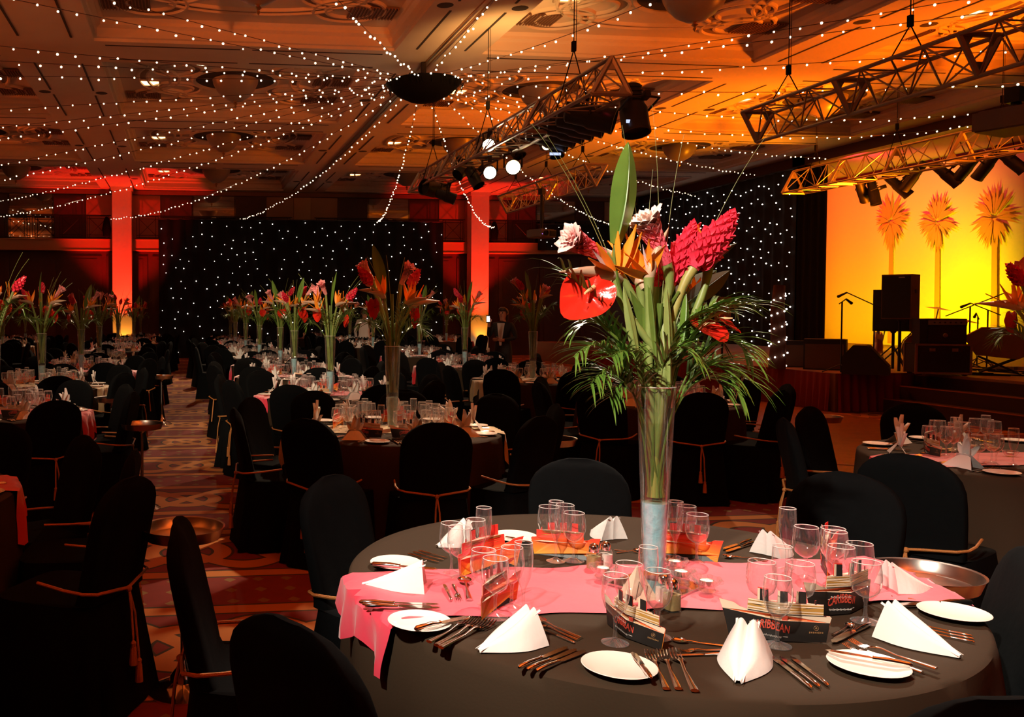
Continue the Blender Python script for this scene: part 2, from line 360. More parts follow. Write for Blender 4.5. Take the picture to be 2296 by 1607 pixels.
def carpet():
    m = mat('woven_carpet', (0.1, 0.01, 0.005), 0.95); nt = m.node_tree; b = nt.nodes['Principled BSDF']
    N = nt.nodes.new; L = nt.links.new
    def ma(op, a, bb=None, c=None):
        n = N('ShaderNodeMath'); n.operation = op
        for i, x in enumerate((a, bb, c)):
            if x is None: continue
            if isinstance(x, (int, float)): n.inputs[i].default_value = x
            else: L(x, n.inputs[i])
        return n.outputs[0]
    tc = N('ShaderNodeTexCoord'); sp = N('ShaderNodeSeparateXYZ'); L(tc.outputs['Object'], sp.inputs[0])
    x, y = sp.outputs['X'], sp.outputs['Y']
    per = 1.7
    v = ma('SUBTRACT', ma('MULTIPLY', ma('FRACT', ma('DIVIDE', y, per)), per), per / 2)    # -0.85..0.85
    k = 2 * PI / 1.5
    s1 = ma('MULTIPLY', ma('SINE', ma('MULTIPLY', x, k)), 0.33)
    s2 = ma('MULTIPLY', ma('SINE', ma('MULTIPLY_ADD', x, k, PI)), 0.33)
    d1 = ma('MULTIPLY', ma('ABSOLUTE', ma('SUBTRACT', v, s1)), 0.72); d2 = ma('MULTIPLY', ma('ABSOLUTE', ma('SUBTRACT', v, s2)), 0.72)
    d3 = ma('ABSOLUTE', ma('SUBTRACT', ma('ABSOLUTE', v), 0.52))
    # rings between the waves
    px = ma('SUBTRACT', ma('MULTIPLY', ma('FRACT', ma('DIVIDE', ma('ADD', x, 0.375), 0.75)), 0.75), 0.375)
    rr = ma('SQRT', ma('ADD', ma('MULTIPLY', px, px), ma('MULTIPLY', v, v)))
    d4 = ma('ABSOLUTE', ma('SUBTRACT', rr, 0.24))
    dm = ma('MINIMUM', ma('MINIMUM', d1, d2), ma('MINIMUM', d3, d4))
    band = ma('LESS_THAN', dm, 0.058); line = ma('LESS_THAN', dm, 0.078)
    # small woven diamonds in the red field
    fx = ma('ABSOLUTE', ma('SUBTRACT', ma('FRACT', ma('DIVIDE', x, 0.17)), 0.5)); fy = ma('ABSOLUTE', ma('SUBTRACT', ma('FRACT', ma('DIVIDE', y, 0.20)), 0.5))
    dia = ma('MULTIPLY', ma('LESS_THAN', ma('ADD', fx, fy), 0.22), ma('GREATER_THAN', ma('ABSOLUTE', v), 0.62))
    def mix(f, a, bb):
        n = N('ShaderNodeMix'); n.data_type = 'RGBA'; L(f, n.inputs[0])
        for i, q in ((6, a), (7, bb)):
            if isinstance(q, tuple): n.inputs[i].default_value = q
            else: L(q, n.inputs[i])
        return n.outputs[2]
    nz = N('ShaderNodeTexNoise'); nz.inputs['Scale'].default_value = 9; L(tc.outputs['Object'], nz.inputs['Vector'])
    red = mix(nz.outputs['Fac'], (0.20, 0.016, 0.008, 1), (0.14, 0.010, 0.006, 1))
    c = mix(dia, red, (0.20, 0.12, 0.035, 1))
    c = mix(line, c, (0.045, 0.028, 0.010, 1))
    c = mix(band, c, (0.46, 0.17, 0.035, 1))
    L(c, b.inputs['Base Color'])
    return m
M['carpet'] = carpet()
def parquet():
    m = mat('parquet', (0.3, 0.1, 0.03), 0.35); nt = m.node_tree; b = nt.nodes['Principled BSDF']; N = nt.nodes.new; L = nt.links.new
    tc = N('ShaderNodeTexCoord'); br = N('ShaderNodeTexBrick'); br.inputs['Scale'].default_value = 3.0
    br.inputs['Color1'].default_value = (0.30, 0.11, 0.035, 1); br.inputs['Color2'].default_value = (0.22, 0.075, 0.022, 1); br.inputs['Mortar'].default_value = (0.10, 0.03, 0.01, 1); br.inputs['Mortar Size'].default_value = 0.006
    L(tc.outputs['Object'], br.inputs['Vector']); L(br.outputs['Color'], b.inputs['Base Color']); return m
M['parquet'] = parquet()
def sunset():
    m = ramp_mat('sunset_print', [(0.0, (0.95, 0.36, 0.03)), (0.40, (0.95, 0.22, 0.03)), (0.75, (0.90, 0.07, 0.03)), (1, (0.85, 0.045, 0.03))], 'Z', 0.0, 0.10, 0.55, noise=0.5, nscale=9)
    return m
M['sunset'] = sunset()
# ------------------------------------------------------------------ the room
CH = 5.95                                     # underside of the ceiling beams
YB = 32.4                                     # far wall
XR = 17.06                                    # side wall with the stage opening
BX = [-15.04, -8.62, -2.20, 4.22, 10.64, 17.06]
BY = [-1.84, 3.88, 9.60, 15.32, 21.04, 26.76, 32.48]
CXS = [(a + b) / 2 for a, b in zip(BX, BX[1:])]; CYS = [(a + b) / 2 for a, b in zip(BY, BY[1:])]
HBX, HBY, REC = 0.75, 0.60, 0.34
FX0, FX1, FY0, FY1 = 5.9, 10.2, 7.6, 20.0     # dance floor

mb = MB(); mb.box((1.0, 14.2, -0.05), (33.2, 37.2, 0.1)); struct('floor', mb.mesh(smooth=False), M['carpet'])
mb = MB(); mb.box(((FX0 + FX1) / 2, 14.4, 0.006), (FX1 - FX0, 13.6, 0.012)); struct('floor_dance', mb.mesh(smooth=False), M['parquet'])

# ceiling: beams between recessed coffers
ceil_o = None
mb = MB()
xs = sorted([BX[0] - .2, BX[-1] + 5.5] + [c - 3.21 + HBX for c in CXS] + [c + 3.21 - HBX for c in CXS])
ys = sorted([BY[0] - 3, BY[-1]] + [c - 2.86 + HBY for c in CYS] + [c + 2.86 - HBY for c in CYS])
def in_coffer(x, y): return any(abs(x - c) < 3.21 - HBX for c in CXS) and any(abs(y - c) < 2.86 - HBY for c in CYS)
for x0, x1 in zip(xs, xs[1:]):
    for y0, y1 in zip(ys, ys[1:]):
        if not in_coffer((x0 + x1) / 2, (y0 + y1) / 2):
            mb.add([(x0, y0, CH), (x0, y1, CH), (x1, y1, CH), (x1, y0, CH)], [(0, 1, 2, 3)])
mb.box(((BX[0] + XR) / 2 + 2.5, 14.0, CH + 1.35), (38, 38, 0.1))
ceil_o = struct('ceiling', mb.mesh(smooth=False), M['ceil'])

cw, cd = 3.21 - HBX, 2.86 - HBY
def coffer_mesh():
    m = MB()
    # stepped cornice, from the beam soffit up to the recessed panel
    prof = [(0, 0), (0, .05), (.05, .06), (.05, .20), (.11, .24), (.11, .29), (.16, REC)]
    for (ax, ay, bx, by, nx, ny) in ((-cw, -cd, cw, -cd, 0, 1), (cw, -cd, cw, cd, -1, 0), (cw, cd, -cw, cd, 0, -1), (-cw, cd, -cw, -cd, 1, 0)):
        L = math.hypot(bx - ax, by - ay); tx, ty = (bx - ax) / L, (by - ay) / L
        vs = []
        for i, z in prof:
            vs += [(ax + nx * i + tx * i, ay + ny * i + ty * i, z), (bx + nx * i - tx * i, by + ny * i - ty * i, z)]
        m.add(vs, [(2 * k, 2 * k + 2, 2 * k + 3, 2 * k + 1) for k in range(len(prof) - 1)])
    # panel with a round opening
    n = 64; R = 0.80; w, d = cw - .16, cd - .16
    vs = []; fs = []
    for k in range(n):
        a = 2 * PI * (k + .5) / n; c, s = math.cos(a), math.sin(a); t = min(w / abs(c) if abs(c) > 1e-6 else 1e9, d / abs(s) if abs(s) > 1e-6 else 1e9)
        vs += [(c * R, s * R, REC), (c * t, s * t, REC)]
    for k in range(n):
        j = (k + 1) % n; fs.append((2 * k, 2 * j, 2 * j + 1, 2 * k + 1))
    for sx in (-1, 1):
        for sy in (-1, 1): vs.append((sx * w, sy * d, REC))
    m.add(vs, fs)
    # fill the corners of the square-to-circle fan
    for sx in (-1, 1):
        for sy in (-1, 1):
            m.add([(sx * w, sy * d, REC + .001), (sx * w * .9, sy * d, REC + .001), (sx * w, sy * d * .9, REC + .001)], [(0, 1, 2)])
    m.lathe([(R + .09, REC), (R + .09, REC - .03), (R + .05, REC - .05), (R, REC - .03), (R, REC + .02)], 48)
    return m
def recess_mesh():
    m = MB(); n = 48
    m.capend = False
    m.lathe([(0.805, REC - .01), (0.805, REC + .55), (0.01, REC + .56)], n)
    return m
def ornament():
    band, ridge = MB(), MB()
    def strip(pts, w, closed=False):
        pts = [Vector((p[0], p[1], 0)) for p in pts]; m = len(pts); L = []; Rr = []
        for i, p in enumerate(pts):
            a = pts[(i - 1) % m] if closed or i > 0 else p; b = pts[(i + 1) % m] if closed or i < m - 1 else p
            t = (b - a); t = t.normalized() if t.length > 1e-9 else Vector((1, 0, 0)); nn = Vector((-t.y, t.x, 0))
            L.append(p + nn * w); Rr.append(p - nn * w)
        cnt = m if closed else m - 1
        def flat(mm, A, B, z):
            vs = []
            for a, b in zip(A, B): vs += [(a.x, a.y, z), (b.x, b.y, z)]
            mm.add(vs, [(2 * i, 2 * i + 1, 2 * ((i + 1) % m) + 1, 2 * ((i + 1) % m)) for i in range(cnt)])
        flat(band, L, Rr, REC - .012)
        for A in (L, Rr):
            vs = []; fs = []
            for i, p in enumerate(A):
                q = pts[i]; o = (p - q).normalized() * .035
                vs += [(p.x - o.x, p.y - o.y, REC - .01), (p.x - o.x * .5, p.y - o.y * .5, REC - .045), (p.x + o.x * .5, p.y + o.y * .5, REC - .045), (p.x + o.x, p.y + o.y, REC)]
            for i in range(cnt):
                j = (i + 1) % m
                for k in range(3): fs.append((4 * i + k, 4 * i + k + 1, 4 * j + k + 1, 4 * j + k))
            ridge.add(vs, fs)
    for sx in (-1, 1):
        for sy in (-1, 1):
            cx, cy_ = sx * 1.52, sy * 1.32
            strip([(cx + .46 * math.cos(a), cy_ + .42 * math.sin(a)) for a in np.linspace(0, 2 * PI, 29)[:-1]], .10, True)
            strip([(sx * (1.18 + .42 * math.cos(a)), sy * (.74 + .40 * math.sin(a))) for a in np.linspace(0, 2 * PI, 27)[:-1]], .085, True)
        strip([(sx * (1.30 + .55 * math.cos(t)), 1.05 * math.sin(t)) for t in np.linspace(-1.35, 1.35, 17)], .09)
        strip([(sx * (1.95 - .75 * math.cos(t)), .9 * math.sin(t)) for t in np.linspace(-1.3, 1.3, 17)], .08)
        strip([(1.25 * math.sin(t), sx * (1.10 + .45 * math.cos(t))) for t in np.linspace(-1.3, 1.3, 17)], .09)
    return band.mesh('ceiling_band'), ridge.mesh('ceiling_ridge')
cof = coffer_mesh().mesh('coffer'); cof.materials.append(M['ceil'])
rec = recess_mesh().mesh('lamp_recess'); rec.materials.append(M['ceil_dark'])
bnd, rdg = ornament(); bnd.materials.append(M['ceil_band']); rdg.materials.append(M['ceil'])
sl = MB()
for s in (-1, 1): sl.box((s * .41, 0, -.002), (.035, 1.9, .012))
sl = sl.mesh(smooth=False); sl.materials.append(M['ceil_dark'])
sq = MB()
for s in (-1, 1): sq.box((0, s * .40, -.002), (2.2, .03, .012))
sq = sq.mesh(smooth=False); sq.materials.append(M['ceil_dark'])
dl = MB(); dl.lathe([(.02, -.004), (.10, -.004), (.12, 0)], 14); dl = dl.mesh(); dl.materials.append(M['ceil_dark'])
for yc in CYS[1:]:
    for xc in CXS:
        c = put('coffer', cof, None, ceil_o, (xc, yc, CH))
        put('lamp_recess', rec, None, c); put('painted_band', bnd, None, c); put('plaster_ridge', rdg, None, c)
for bx in BX[1:-1]:
    for yc in CYS[1:]:
        for dy in (-1.15, 1.15): put('beam_slot', sl, None, ceil_o, (bx, yc + dy, CH))
        put('downlight', dl, None, ceil_o, (bx - .55, yc, CH)); put('downlight', dl, None, ceil_o, (bx + .55, yc, CH))
for by in BY[2:-1]:
    for xc in CXS:
        for dx in (-1.2, 1.2): put('beam_slot', sq, None, ceil_o, (xc + dx, by, CH))
# light track in the middle of the main beam
mb = MB()
for s in (-1, 1): mb.box((4.22 + s * .05, 14.5, CH - .01), (.045, 34, .03))
put('beam_track', mb.mesh(smooth=False), M['brass'], ceil_o)

# air grilles and square halogen lights in the coffers
g = MB(); g.box((0, 0, 0), (.74, .50, .02)); gp = g.mesh(smooth=False)
bars = MB()
for i in range(15): bars.box((-.35 + i * .05, 0, -.018), (.014, .50, .02))
air = Proto('air_grille', gp, M['grille'], [('grille_bars', bars.mesh(smooth=False), M['cab_side'])])
sqf = MB()
for a, b, c_, d in ((0, .2, .44, .04), (0, -.2, .44, .04), (.2, 0, .04, .44), (-.2, 0, .04, .44)): sqf.box((a, b, 0), (c_, d, .03))
hal = Proto('square_downlight', sqf.mesh(smooth=False), M['ceil'], [('reflector', (lambda m: (m.box((0, 0, .004), (.36, .36, .01)), m)[1])(MB()).mesh(smooth=False), M['halogen'])])
ROWN = {12.46: 'nearest', 18.18: 'second', 23.9: 'third', 29.62: 'farthest', 6.74: 'overhead'}
COLN = ['far left', 'left', 'middle', 'right middle', 'right']
def bayname(xi, yc):
    k = min(ROWN, key=lambda q: abs(q - yc)); return f'{ROWN[k]} coffer row, {COLN[xi]} bay'
for yc in CYS[1:]:
    for xi, xc in enumerate(CXS):
        if yc < 9: continue
        for dx, dy, n in ((-1.9, 1.5, 'back left'), (1.9, 1.5, 'back right'), (1.95, -.15, 'right')):
            air.place((xc + dx, yc + dy * .9, CH + REC - .03), label=f'bronze air grille, {n} of the coffer, {bayname(xi, yc)}', cat='vent', group='air grilles in the ceiling coffers')
        for dx, dy, n in ((-1.72, .35, 'left'), (.10, -1.62, 'front')):
            if n == 'front' and (xi + int(yc)) % 3 == 0: continue
            hal.place((xc + dx, yc + dy, CH + REC - .02), label=f'square halogen downlight, {n} of the coffer, {bayname(xi, yc)}', cat='light', group='square halogen downlights in the ceiling')

# chandeliers: alabaster bowl on brass rods in every round opening
bowl = MB(); bowl.lathe([(.02, -.46), (.13, -.44), (.27, -.36), (.38, -.24), (.45, -.10), (.47, 0), (.455, .015), (.44, -.01)], 36)
ring = MB(); ring.tube([(.485 * math.cos(a), .485 * math.sin(a), .01) for a in np.linspace(0, 2 * PI, 37)], .03, 6)
fin = MB(); fin.lathe([(.005, -.60), (.03, -.56), (.015, -.53), (.05, -.50), (.02, -.47), (.06, -.45)], 10)
rod = MB(); rod.bar((0, 0, 0), (0, 0, .62), .012, 6); rod.ball((0, 0, .30), .035, 8, 5); rod.ball((0, 0, .44), .025, 8, 5)
arm = MB(); arm.tube([(.48, 0, .02), (.58, 0, -.02), (.66, 0, .05), (.64, 0, .15), (.56, 0, .17)], .014, 6); arm.lathe([(.005, .05), (.035, .08), (.03, .14)], 8, (.66, 0, .02))
chand = Proto('chandelier', bowl, M['bowl'], [('rim_ring', ring, M['brass']), ('finial', fin, M['brass'])])
rodm = rod.mesh(); rodm.materials.append(M['brass']); armm = arm.mesh(); armm.materials.append(M['brass'])
ck = MB(); ck.lathe([(.004, .0), (.03, .02), (.025, .08), (.004, .12)], 8); ckm = ck.mesh(); ckm.materials.append(M['halogen'])
for yc in CYS[2:]:
    for xi, xc in enumerate(CXS):
        o = chand.place((xc, yc, CH + REC + .02), label=f'alabaster bowl chandelier on brass rods, {bayname(xi, yc)}', cat='chandelier', group='bowl chandeliers in the ceiling coffers')
        for k in range(10):
            a = 2 * PI * k / 10
            put('rod', rodm, None, o, (.52 * math.cos(a), .52 * math.sin(a), -.02))
            put('scroll_arm', armm, None, o, None, (0, 0, a + .3))
        for k in (0, 1): put('candle_bulb', ckm, None, o, (.15 * math.cos(k * 2.2 + yc), .15 * math.sin(k * 2.2 + yc), .0))

# far wall: lower panelling, ledge with railing, upper panels and mirrors
mb = MB(); mb.box((1.0, YB + .1, 3.1), (33.4, .2, 6.5)); wb = struct('wall_back', mb.mesh(smooth=False), M['wood_dark'])
def pan(w, h, name, m, z0, fr=.0):
    q = MB(); q.box((0, 0, h / 2), (w, .06, h))
    me = q.mesh(smooth=False); me.materials.append(m); return (name, me, z0)
up_mid, up_dark, up_mir, up_pil = pan(.98, 1.62, 'maple_panel', M['wood_light'], 4.15), pan(1.16, 1.62, 'mahogany_panel', M['wood_dark'], 4.15), pan(1.58, 1.62, 'mirror_panel', M['mirror'], 4.15), pan(.62, 1.62, 'pilaster', M['ledge'], 4.15)
lo = MB()
lo.box((0, 0, 1.8), (1.44, .05, 3.5))
for dz, hh in ((1.0, 1.5), (2.75, 1.4)):
    lo.box((0, -.03, dz), (1.12, .03, hh))
lo = lo.mesh(smooth=False); lo.materials.append(M['wood_dark'])
for bx in BX[1:]:
    for d in (.81, -.81): put(up_mid[0], up_mid[1], None, wb, (bx + d, YB - .02, up_mid[2]))
    for d in (1.90, -1.90): put(up_dark[0], up_dark[1], None, wb, (bx + d, YB - .02, up_dark[2]))
    put(up_mir[0], up_mir[1], None, wb, (bx - 3.21, YB - .02, up_mir[2]))
    put(up_pil[0], up_pil[1], None, wb, (bx, YB - .04, up_pil[2]))
for i in range(16):
    put('wall_panel', lo, None, wb, (-6.9 + i * 1.605 - 1.6, YB - .03, .05))
mb = MB(); mb.box((1.0, YB - .19, 3.965), (33, .38, .36)); mb.box((1.0, YB - .2, 4.16), (33, .44, .03)); mb.box((1.0, YB - .2, 3.79), (33, .42, .03))
struct('trim_1', mb.mesh(smooth=False), M['ledge'])
mb = MB(); mb.box((1.0, YB - .06, 5.86), (33, .16, .14)); struct('trim_2', mb.mesh(smooth=False), M['wood_mid'])
mb = MB(); mb.box((1.0, YB - .04, .1), (33, .06, .2)); struct('baseboard_back', mb.mesh(smooth=False), M['wood_dark'])
rp = MB(); w_, z0, z1 = .76, .06, .80
for z in (z0, z1, .14, .72): rp.box((0, 0, z), (w_, .02, .018))
for x in (-w_ / 2, w_ / 2, -w_ / 2 + .09, w_ / 2 - .09): rp.box((x, 0, .43), (.018, .02, .76))
for s in (-1, 1): rp.bar((-.29, 0, .14 if s > 0 else .72), (.29, 0, .72 if s > 0 else .14), .009, 4)
rpm = rp.mesh(smooth=False); rpm.materials.append(M['iron'])
tr = MB(); tr.box((0, 0, .83), (5.6, .05, .03)); tr.box((0, 0, .03), (5.6, .03, .02)); trm = tr.mesh(smooth=False)
for k, bx in enumerate(BX[1:]):
    r = put('railing', trm, M['iron'], None, (bx - 3.21, YB - .34, 4.18), label=f'black wrought-iron railing with crossed panels on the far wall ledge, {["far left", "second", "third", "fourth", "right end"][k]} length', cat='railing', group='iron railings on the far wall ledge')
    for i in range(6): put('crossed_panel', rpm, None, r, (-2.35 + i * .94, 0, 0))

# columns standing in front of the far wall under the beams
COLS = {}
for k, bx in enumerate((-2.2, 10.64)):
    mb = MB(); mb.box((0, 0, CH / 2), (.66, .5, CH)); mb.box((0, 0, 2.55), (.668, .508, .012)); mb.box((0, 0, .15), (.74, .58, .3)); mb.box((0, 0, CH - .06), (.74, .58, .12))
    COLS[bx] = struct(f'column_{k + 1}', mb.mesh(smooth=False), M['column'], loc=(bx, YB - .62, 0))

# remaining walls
mb = MB(); mb.box((-15.3, 14.2, 3.1), (.2, 37, 6.6)); struct('wall_left', mb.mesh(smooth=False), M['wood_mid'])
mb = MB(); mb.box((1.0, -4.2, 3.1), (33, .2, 6.6)); struct('wall_front', mb.mesh(smooth=False), M['wood_mid'])
mb = MB(); mb.box((XR + .1, 27.8, 3.1), (.2, 9.4, 6.6)); mb.box((XR + .1, 1.8, 3.1), (.2, 12.0, 6.6)); mb.box((XR + .1, 15.5, 6.0), (.2, 16.2, .62)); struct('wall_right', mb.mesh(smooth=False), M['wood_dark'])
mb = MB(); mb.box((22.1, 19.0, 3.1), (.2, 24, 6.6)); mb.box((19.6, 29.0, 3.1), (5.0, .2, 6.6)); mb.box((19.6, 8.0, 3.1), (5.0, .2, 6.6)); struct('wall_stage', mb.mesh(smooth=False), M['black_plastic'])

# star cloths
def star_cloth(name, w, h, n, label, loc, rot, seed, size=.017):
    rnd = random.Random(seed)
    m = MB(); nu = int(w / .11)
    m.grid(lambda u, v: ((u - .5) * w, .045 * math.sin(u * w * 2 * PI / .42) * (1 - .35 * v), v * h), nu, 6)
    o = put(name, m, M['star_cloth'], None, loc, rot, label=label, cat='curtain')
    q = MB(); pts = []
    tries = 0
    while len(pts) < n and tries < n * 60:
        tries += 1
        p = (rnd.uniform(-w / 2 + .05, w / 2 - .05), rnd.uniform(.1, h - .08))
        if all((p[0] - a) ** 2 + (p[1] - b) ** 2 > (.62 * math.sqrt(w * h / n)) ** 2 for a, b in pts): pts.append(p)
    for x, z in pts: q.ball((x, -.075, z), size * rnd.uniform(.75, 1.15), 6, 4)
    l = put('star_lights', q, M['star'], o, kind='stuff')
    rail = MB(); rail.bar((-w / 2, 0, h + .01), (w / 2, 0, h + .01), .025, 6); put('curtain_rail', rail, M['black_metal'], o)
    return o
xa, xb = PYY(356, 600, 31.0).x, PYY(993, 600, 31.0).x
star_cloth('star_curtain', xb - xa, PYY(600, 495, 31.0).z, 265, 'wide black star-lit curtain hung on the far wall between the red columns', ((xa + xb) / 2, 31.0, .02), 0, 3)
star_cloth('star_curtain', 9.2, 4.95, 330, 'tall black star-lit curtain on the side wall beside the stage', (16.75, 27.55, .62), -PI / 2, 5, .019)
star_cloth('star_curtain', 3.3, .95, 26, 'short black star-lit cloth draped over the ledge behind the big bouquet', (14.6, YB - .55, 3.9), 0, 8, .015)
mb = MB(); mb.grid(lambda u, v: ((u - .5) * .9, .05 * math.sin(u * 30), v * 5.0), 40, 2)
put('stage_leg_curtain', mb, M['star_cloth'], None, (17.0, 22.75, .62), -PI / 2 + .5, label='narrow plain black curtain at the edge of the stage opening', cat='curtain')

# uplighters at the foot of the two columns
fl = MB(); fl.box((0, 0, .12), (.34, .24, .24)); lens = MB(); lens.box((0, 0, .245), (.28, .19, .01))
upl = Proto('floor_uplighter', fl.mesh(smooth=False), M['black_metal'], [('lens', lens.mesh(smooth=False), M['warm_lens'])])
sh = MB(); sh.box((0, 0, .55), (.30, .20, 1.1), None, .8)
for bx, t in ((-2.2, 'left'), (10.64, 'right')):
    upl.place((bx + (.08 if bx < 0 else -.02), YB - 1.15, 0), label=f'floor uplighter glowing yellow at the foot of the {t} red column', cat='light')
    lamp('column_lantern_' + t, 'SPOT', (bx, YB - 2.1, .35), 1900, RED, (bx, YB - .75, 5.2), .08, 64, .5)
    lamp('column_lantern_low_' + t, 'SPOT', (bx + .05, YB - 1.25, .3), 90, (1.0, .34, .02), (bx + .05, YB - .8, 1.6), .05, 70, .8)
# ------------------------------------------------------------------ fairy-light strings and their hub
HUBC = Vector((4.13, 15.32, 5.50))
dish = MB(); dish.capend = False
dish.lathe([(.02, -.26), (.25, -.23), (.45, -.13), (.60, 0), (.66, .07), (.62, .09), (.45, .03), (.10, -.02)], 30)
fr = MB()
for k in range(60):
    a = random.uniform(0, 2 * PI); r = random.uniform(.55, .67)
    fr.tube([(r * math.cos(a), r * math.sin(a), .05), ((r + .05) * math.cos(a + .05), (r + .05) * math.sin(a + .05), .10 * random.random()), ((r + .02) * math.cos(a + .12), (r + .02) * math.sin(a + .12), -.06)], .006, 4)
drop = MB(); drop.bar((0, 0, 0), (0, 0, .45), .05, 8)
hub = put('string_light_hub', dish, M['cable'], None, HUBC + Vector((0, 0, .02)), label='black cloth-wrapped dish under the main beam where all fairy-light strings meet', cat='hub')
put('loose_ties', fr, M['cable'], hub); put('hanger', drop, M['black_metal'], hub)
STR = [[-15.0, 3.6, 5.53, .12], [-15.0, 0.46, 5.42, .1], [-15.0, 6.86, 5.46, .45], [-15.0, 10.9, 5.04, .1], [-15.0, 11.86, 4.53, .05], [-15.0, 20.79, 5.57, .16],
       [-15.0, 22.45, 4.79, .05], [-15.0, 22.76, 4.54, .14], [-15.0, 29.43, 4.41, .05], [-15.0, 31.6, 4.68, .34], [-6.85, 31.9, 5.35, .18], [-6.41, 31.9, 4.92, .32],
       [-2.63, 31.7, 4.88, .54], [1.88, 31.4, 4.86, .40], [6.78, 31.4, 4.83, .54], [11.24, 31.7, 4.75, .72], [16.25, 31.7, 4.77, .50], [16.7, 27.8, 5.45, .28],
       [16.8, 0.52, 5.6, .37], [16.8, -0.09, 4.42, .16], [16.8, 6.65, 4.87, .17], [16.8, 9.87, 5.25, .45], [16.8, 15.67, 5.6, .42], [16.8, 17.19, 5.6, .57],
       [16.6, 21.6, 5.60, .24], [16.6, 24.53, 5.62, .21], [-1.93, 1.0, 4.67, .38], [2.99, 1.0, 5.18, .07], [7.24, 1.0, 5.6, .48]]
SL = ['fairy-light string from the ceiling hub ' + t for t in (
    'over the left ceiling, uppermost on the left', 'to the entrance end of the left wall, second from the top', 'to the left wall, third from the top', 'to the left wall, fourth from the top',
    'to the left wall below the second beam, fifth from the top', 'to the left wall, sixth from the top', 'to the left wall, seventh from the top', 'to the left wall, eighth from the top', 'to the far left corner, ninth from the top',
    'to the far left corner, tenth from the top', 'to the ledge left of the left mirror, upper of two', 'to the ledge left of the left mirror, lower of two', 'to the railing beside the left red column',
    'to the top of the wide star curtain at its left half', 'to the top of the wide star curtain at its right end', 'to the railing beside the right red column', 'to the ledge behind the big bouquet', 'to the far end of the side star curtain',
    'over the front right ceiling, uppermost on the right', 'over the front right ceiling, second from the top', 'to the right wall behind the near truss', 'to the right wall under the near truss', 'to the lintel of the stage, upper', 'to the lintel of the stage, lower',
    'to the stage-side corner of the side star curtain', 'to the top of the side star curtain at its middle', 'overhead towards the entrance, left one', 'overhead towards the entrance along the main beam', 'overhead towards the entrance past the right chandelier')]
for i, (x, y, z, sg) in enumerate(STR):
    e = Vector((x, y, z)); d = e - HUBC; dh = Vector((d.x, d.y, 0)).normalized()
    p0 = HUBC + dh * .55 + Vector((0, 0, .10)); L = (e - p0).length
    def cp(t): 
        p = p0.lerp(e, t); p.z -= 4 * sg * t * (1 - t); return p
    n = max(10, int(L / .6))
    cb = MB(); cb.tube([cp(k / n) for k in range(n + 1)], .0045, 4)
    o = put('fairy_light_string', cb, M['wire'], None, label=SL[i], cat='string lights', group='fairy-light strings under the ceiling')
    q = MB(); nb = int(L / .285)
    for k in range(nb):
        t = (k + .5 + random.uniform(-.2, .2)) / nb; p = cp(t)
        q.ball((p.x + random.uniform(-.02, .02), p.y, p.z - .02 + random.uniform(-.025, .025)), .0155 * random.uniform(.8, 1.15), 6, 4)
    put('fairy_bulbs', q, M['bulb'], o, kind='stuff')
# black cloth bundles that cover the string ends on the railing
bu = MB(); bu.lathe([(.03, 0), (.12, .05), (.16, .3), (.10, .6), (.05, .72)], 10)
for x, t in ((-2.75, 'left'), (11.3, 'right')):
    put('cable_bundle', bu.mesh(), M['cable'], None, (x, YB - .5, 4.22), label=f'black cloth bundle hanging on the railing beside the {t} red column', cat='cable')

# ------------------------------------------------------------------ trusses and stage lanterns
def truss(x, y0, y1, z, s, label, bays, up=1):
    """triangular lighting truss along Y; chords in plan at +-s/2, third chord up or down"""
    o = put('lighting_truss', None, None, None, (x, y0, z), label=label, cat='truss')
    h = s * .9
    ch = [Vector((-s / 2, 0, 0 if up > 0 else h)), Vector((s / 2, 0, 0 if up > 0 else h)), Vector((0, 0, h if up > 0 else 0))]
    L = y1 - y0; yv = Vector((0, L, 0))
    for c in ch:
        m = MB(); m.bar(c, c + yv, .024, 8); put('chord', m, M['alu'], o)
    m = MB(); n = int(L / (s * .9))
    for k in range(n):
        a, b = L * k / n, L * (k + 1) / n
        for i in range(3):
            p, q = ch[i], ch[(i + 1) % 3]
            if k % 2: p, q = q, p
            m.bar(p + Vector((0, a, 0)), q + Vector((0, b, 0)), .010, 5)
        for i in range(3): m.bar(ch[i] + Vector((0, a, 0)), ch[(i + 1) % 3] + Vector((0, a, 0)), .009, 5)
    put('brace', m, M['alu'], o, kind='stuff')
    for k in range(bays + 1):                     # triangular end frames with gusset plates
        y = L * k / bays
        m = MB()
        for i in range(3):
            p, q = ch[i] + Vector((0, y, 0)), ch[(i + 1) % 3] + Vector((0, y, 0)); m.bar(p, q, .030, 6)
            u, v = (ch[(i + 1) % 3] - ch[i]) * .34, (ch[(i + 2) % 3] - ch[i]) * .34
            pts = [ch[i], ch[i] + u, ch[i] + v]
            m.add([(c.x, y - .012, c.z) for c in pts] + [(c.x, y + .012, c.z) for c in pts], [(0, 1, 2), (5, 4, 3), (0, 3, 4, 1), (1, 4, 5, 2), (2, 5, 3, 0)])
        put('frame_plate', m, M['alu'], o)
    for y in (L * .12, L * .5, L * .88):
        m = MB(); top = CH + REC - z
        for c in ch[:2] if up > 0 else ch[:2]: m.bar(c + Vector((0, y, .0)), Vector((0, y, h + .36)), .007, 5)
        m.bar((0, y, h + .36), (0, y, top), .006, 5); m.bar((.03, y, h + .36), (.03, y, top), .004, 4); m.box((0, y, h + .40), (.045, .045, .12))
        put('suspension_wire', m, M['cable'], o)
    return o
truss(4.62, 9.35, 17.4, 3.98, .44, 'aluminium lighting truss carrying the bright lanterns over the middle of the hall', 4)
truss(7.62, 6.2, 11.25, 3.88, .44, 'aluminium truss with the projector, at the upper right of the hall', 3, -1)
truss(7.9, 16.6, 21.4, 4.05, .46, 'small distant aluminium truss in front of the far wall', 2, -1)
